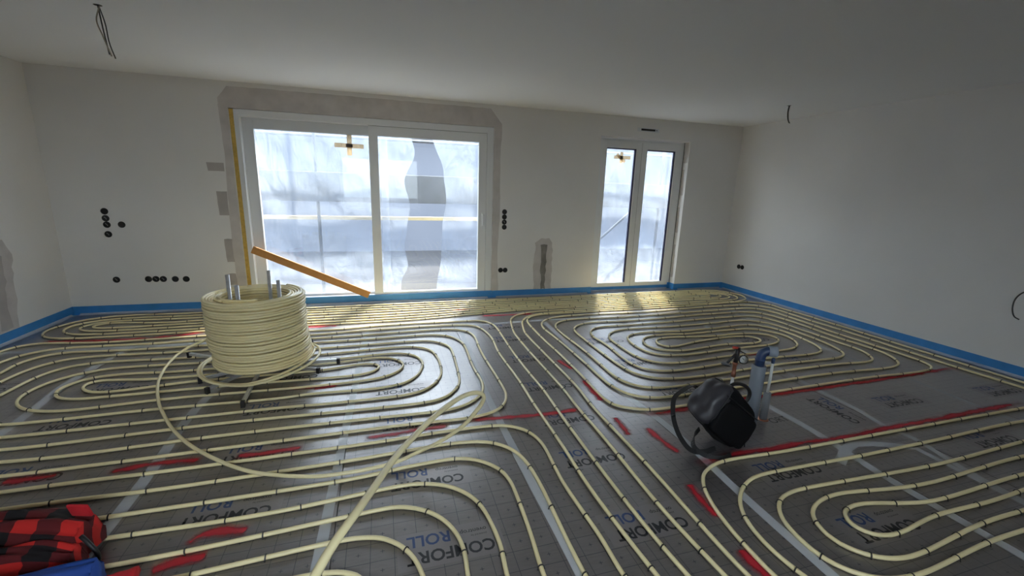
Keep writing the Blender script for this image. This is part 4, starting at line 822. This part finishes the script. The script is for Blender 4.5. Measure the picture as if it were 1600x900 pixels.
for k, (a, b) in enumerate(((0.205, 0.055), (0.190, 0.085))):
    p = bagp(a, b, 0.075); bm = bmesh.new(); add_tube(bm, [p - bo, p - bo + Vector((0.004, -0.012, -0.028)), p - bo + Vector((0.003, -0.015, -0.048))], 0.0035, 6); bm_obj('zip_pull', bm, 'strap', bag, True)

body_min = min(v.co.z for c in bag.children if c.name.startswith(('body', 'front_pocket')) for v in c.data.vertices)
bag.location.z = 0.0025 - body_min
# ------------------------------------------------------------------ upright pipes beside the bag
gp = empty('waste_pipe', (2.44, 2.14, 0)); tag(gp, 'thick grey upright pipe with a dark blue elbow on top, behind the black bag', 'pipe')
lathe('insulated_pipe', [(0.0, 0.0), (0.044, 0.0), (0.044, 0.428), (0.041, 0.434), (0.032, 0.434), (0.032, 0.41), (0, 0.41)], 'duct', gp, 28)
dv = Vector((0.86, -0.5, 0)).normalized()
el = [Vector((0, 0, 0.40)), Vector((0, 0, 0.49))] + [Vector((0, 0, 0.49)) + dv * (0.04 * (1 - math.cos(t))) + Vector((0, 0, 0.05 * math.sin(t))) for t in (0.3, 0.6, 0.9, 1.2, 1.5)] + [Vector((0, 0, 0.541)) + dv * 0.055]
bm = bmesh.new(); add_tube(bm, el, 0.030, 18); bm_obj('elbow', bm, 'blue_fit', gp, True)
mt = Matrix.Translation(Vector((0, 0, 0.541)) + dv * 0.04) @ dv.to_track_quat('Z', 'Y').to_matrix().to_4x4()
lathe('end_socket', [(0.030, 0.0), (0.037, 0.003), (0.037, 0.05), (0.034, 0.053), (0.028, 0.050), (0, 0.050)], 'fit_end', gp, 24, mt)
lathe('collar', [(0.031, 0.47), (0.033, 0.472), (0.033, 0.482), (0.031, 0.484)], 'blue_fit', gp, 20)
pp = empty('sleeved_pipe', (2.572, 2.153, 0)); tag(pp, 'thin white pipe rising out of a short dark grey sleeve, right of the thick pipe', 'pipe')
lathe('sleeve', [(0, 0), (0.025, 0), (0.025, 0.205), (0.021, 0.212), (0.012, 0.212)], 'duct_dark', pp, 20)
bm = bmesh.new(); add_tube(bm, [(0, 0, 0.19), (0.001, 0.0, 0.33), (0.002, 0.001, 0.435)], 0.0095, 12); bm_obj('white_pipe', bm, 'white_pipe', pp, True)
lathe('stopper', [(0, 0.43), (0.011, 0.43), (0.012, 0.462), (0.008, 0.47), (0, 0.47)], 'blue_fit', pp, 14)
lathe('floor_ring', [(0.025, 0.0), (0.038, 0.0), (0.034, 0.006), (0.025, 0.008)], 'copper', pp, 18)
gg = empty('test_gauge', (2.50, 2.40, 0)); tag(gg, 'white riser pipe with a brass valve, red lever and round pressure gauge behind the bag', 'pressure gauge')
lathe('riser', [(0, 0), (0.011, 0), (0.011, 0.235), (0, 0.235)], 'white_pipe', gg, 14)
lathe('foot_fitting', [(0, 0), (0.032, 0.0), (0.032, 0.012), (0.022, 0.022), (0.022, 0.06), (0.014, 0.07), (0.011, 0.07)], 'white_dial', gg, 18)
lathe('union', [(0.011, 0.225), (0.017, 0.228), (0.017, 0.262), (0.014, 0.266), (0.014, 0.32), (0.018, 0.325), (0.018, 0.345), (0, 0.345)], 'copper', gg, 14)
bm = bmesh.new(); add_tube(bm, [(0, 0, 0.335), (0.003, 0, 0.40), (0.008, 0, 0.46)], 0.017, 12); bm_obj('valve_body', bm, 'black_metal', gg, True)
la = Vector((0, 0, 0.42)); lb = Vector((-0.085, 0.0, 0.335))
bm = bmesh.new(); add_tube(bm, [la, la.lerp(lb, .5), lb], 0.009, 10); dr = bm_obj('drain_arm', bm, 'black_metal', gg, True)
mt = Matrix.Translation(lb) @ Vector((0.45, 0.3, 0.8)).to_track_quat('Z', 'Y').to_matrix().to_4x4()
lathe('hand_wheel', [(0, -0.006), (0.032, -0.006), (0.034, 0), (0.030, 0.006), (0, 0.006)], 'duct_dark', gg, 18, mt)
bm = bmesh.new(); add_tube(bm, [(0.01, 0, 0.455), (-0.02, -0.005, 0.462), (-0.05, -0.01, 0.468)], 0.010, 8); bm_obj('lever', bm, 'red_plastic', gg, True)
bm = bmesh.new(); add_tube(bm, [(0.008, 0, 0.45), (0.05, 0.01, 0.42), (0.09, 0.0, 0.40)], 0.003, 6); bm_obj('retaining_wire', bm, 'black_metal', gg, True)
gd = Vector((-0.35, -0.93, 0.12)).normalized(); gc = Vector((0.042, -0.03, 0.372))
mt = Matrix.Translation(gc) @ gd.to_track_quat('Z', 'Y').to_matrix().to_4x4()
ga = lathe('gauge_case', [(0, -0.018), (0.030, -0.018), (0.033, -0.01), (0.033, 0.006), (0.030, 0.008), (0.029, 0.004), (0, 0.004)], 'black_metal', gg, 28, mt)
lathe('dial', [(0.0285, 0.0042), (0.0285, 0.0052), (0, 0.0052)], 'white_dial', ga, 24, mt)
bm = bmesh.new(); add_box(bm, -0.0015, 0.0015, -0.004, 0.020, 0.0056, 0.0068, 0, mt @ Matrix.Rotation(0.7, 4, 'Z')); bm_obj('needle', bm, 'seal', ga)

# ------------------------------------------------------------------ clothes heap in the near left corner
def heap(name, a, b, wid, hgt, material, parent, org, seed, fold=0.012, nu=46, nv=26, cell=0.17, lift=0.0, prof=None, v0=0.0, v1=PI):
    """cloth heap: an arched sheet swept from a to b with crosswise folds, resting on the floor"""
    a = Vector(a); b = Vector(b); d = (b - a); L = d.length; t = d.normalized(); s = Vector((-t.y, t.x, 0)).normalized()
    bm = bmesh.new(); ul = bm.loops.layers.uv.new('UVMap'); g = []; uvs = {}
    for i in range(nu + 1):
        u = i / nu; base = a + d * u
        k = prof(u) if prof else math.sin(PI * min(1, max(0, 0.06 + 0.88 * u))) ** 0.45
        row = []
        for j in range(nv + 1):
            w = v0 + (v1 - v0) * j / nv
            f = fold * (0.55 * math.sin(w * 9 + u * 5 + seed) + 0.35 * math.sin(w * 15 - u * 8 + seed * 2) + 0.5 * math.sin(u * 11 + w * 1.5 + seed) + 1.3 * mnoise.noise(Vector((u * 4, w * 1.8, seed))))
            rw = (wid + f) * k; rh = (hgt + f * 1.4) * k
            p = base + s * (rw * math.cos(w)) + Vector((0, 0, lift + rh * abs(math.sin(w)) ** 0.8))
            vv = bm.verts.new(p - org); row.append(vv); uvs[vv] = (u * L / cell + 0.13, w * (wid + hgt) * 0.5 / cell + 0.1 + 0.15 * math.sin(u * 4 + seed))
        g.append(row)
    for r0, r1 in zip(g, g[1:]):
        for j in range(nv):
            f = bm.faces.new((r0[j], r0[j + 1], r1[j + 1], r1[j]))
            for lp in f.loops: lp[ul].uv = uvs[lp.vert]
    for row in (g[0], g[-1]):
        f = bm.faces.new(row)
        for lp in f.loops: lp[ul].uv = uvs[lp.vert]
    bmesh.ops.triangulate(bm, faces=[f for f in bm.faces if len(f.verts) > 4])
    bmesh.ops.recalc_face_normals(bm, faces=bm.faces)
    me = bpy.data.meshes.new(name); bm.to_mesh(me); bm.free(); return link(name, me, material, parent, True)
jo = Vector((-1.35, 1.95, 0)); jk = empty('checked_jacket', jo); tag(jk, 'red and black checked flannel shirt thrown in a heap in the near left corner', 'shirt')
heap('shirt_back', (-1.215, 1.935, 0), (-1.95, 2.10, 0), 0.105, 0.185, 'check', jk, jo, 1.3, 0.011, 60, 30, 0.17, 0.0225, lambda u: (0.8 + 0.22 * min(1, u * 8)) * (1.0 - 0.28 * u))
heap('sleeve', (-1.215, 1.845, 0), (-1.85, 1.93, 0), 0.075, 0.125, 'check', jk, jo, 4.1, 0.014, 60, 26, 0.15, 0.0225, lambda u: (0.72 + 0.4 * math.sin(min(u, .5) * PI)) )
bm = bmesh.new(); mt = Matrix.Translation(Vector((-1.225, 1.935, 0.222)) - jo) @ Matrix.Rotation(-0.28, 4, 'Z') @ Matrix.Rotation(0.25, 4, 'X')
add_box(bm, -0.042, 0.040, -0.006, 0.006, -0.03, 0.032, 0.004, mt); bm_obj('collar', bm, 'red_cloth', jk, True)
bm = bmesh.new(); add_tube(bm, catmull([Vector(p) - jo for p in ((-1.20, 1.87, 0.15), (-1.165, 1.85, 0.12), (-1.14, 1.84, 0.075), (-1.145, 1.83, 0.032))], 0.02), 0.009, 8); bm_obj('drawcord', bm, 'strap', jk, True)
bo2 = Vector((-1.2, 1.70, 0)); bl = heap('blue_workwear', (-1.085, 1.722, 0), (-1.75, 1.65, 0), 0.060, 0.128, 'blue_cloth', None, Vector((0, 0, 0)), 2.2, 0.008, 50, 24, 0.2, 0.0225, lambda u: 0.95 + 0.1 * u)
tag(bl, 'blue work garment lying on the checked shirt at the bottom left edge', 'clothing')
rc2 = heap('red_cuff', (-0.965, 1.725, 0), (-1.075, 1.70, 0), 0.055, 0.05, 'red_cloth', None, Vector((0, 0, 0)), 5.2, 0.002, 20, 16, 0.2, 0.0225, lambda u: 0.9)
tag(rc2, 'plain red cuff poking out beside the blue garment at the bottom edge', 'clothing')
bm = bmesh.new(); add_box(bm, -0.10, 0.12, -0.055, 0.055, 0.024, 0.045, 0.002, Matrix.Translation((-0.90, 1.635, 0)) @ Matrix.Rotation(-0.2, 4, 'Z'))
o = bm_obj('board_offcut', bm, 'board'); tag(o, 'beige board offcut on the pipes at the bottom left edge', 'board')
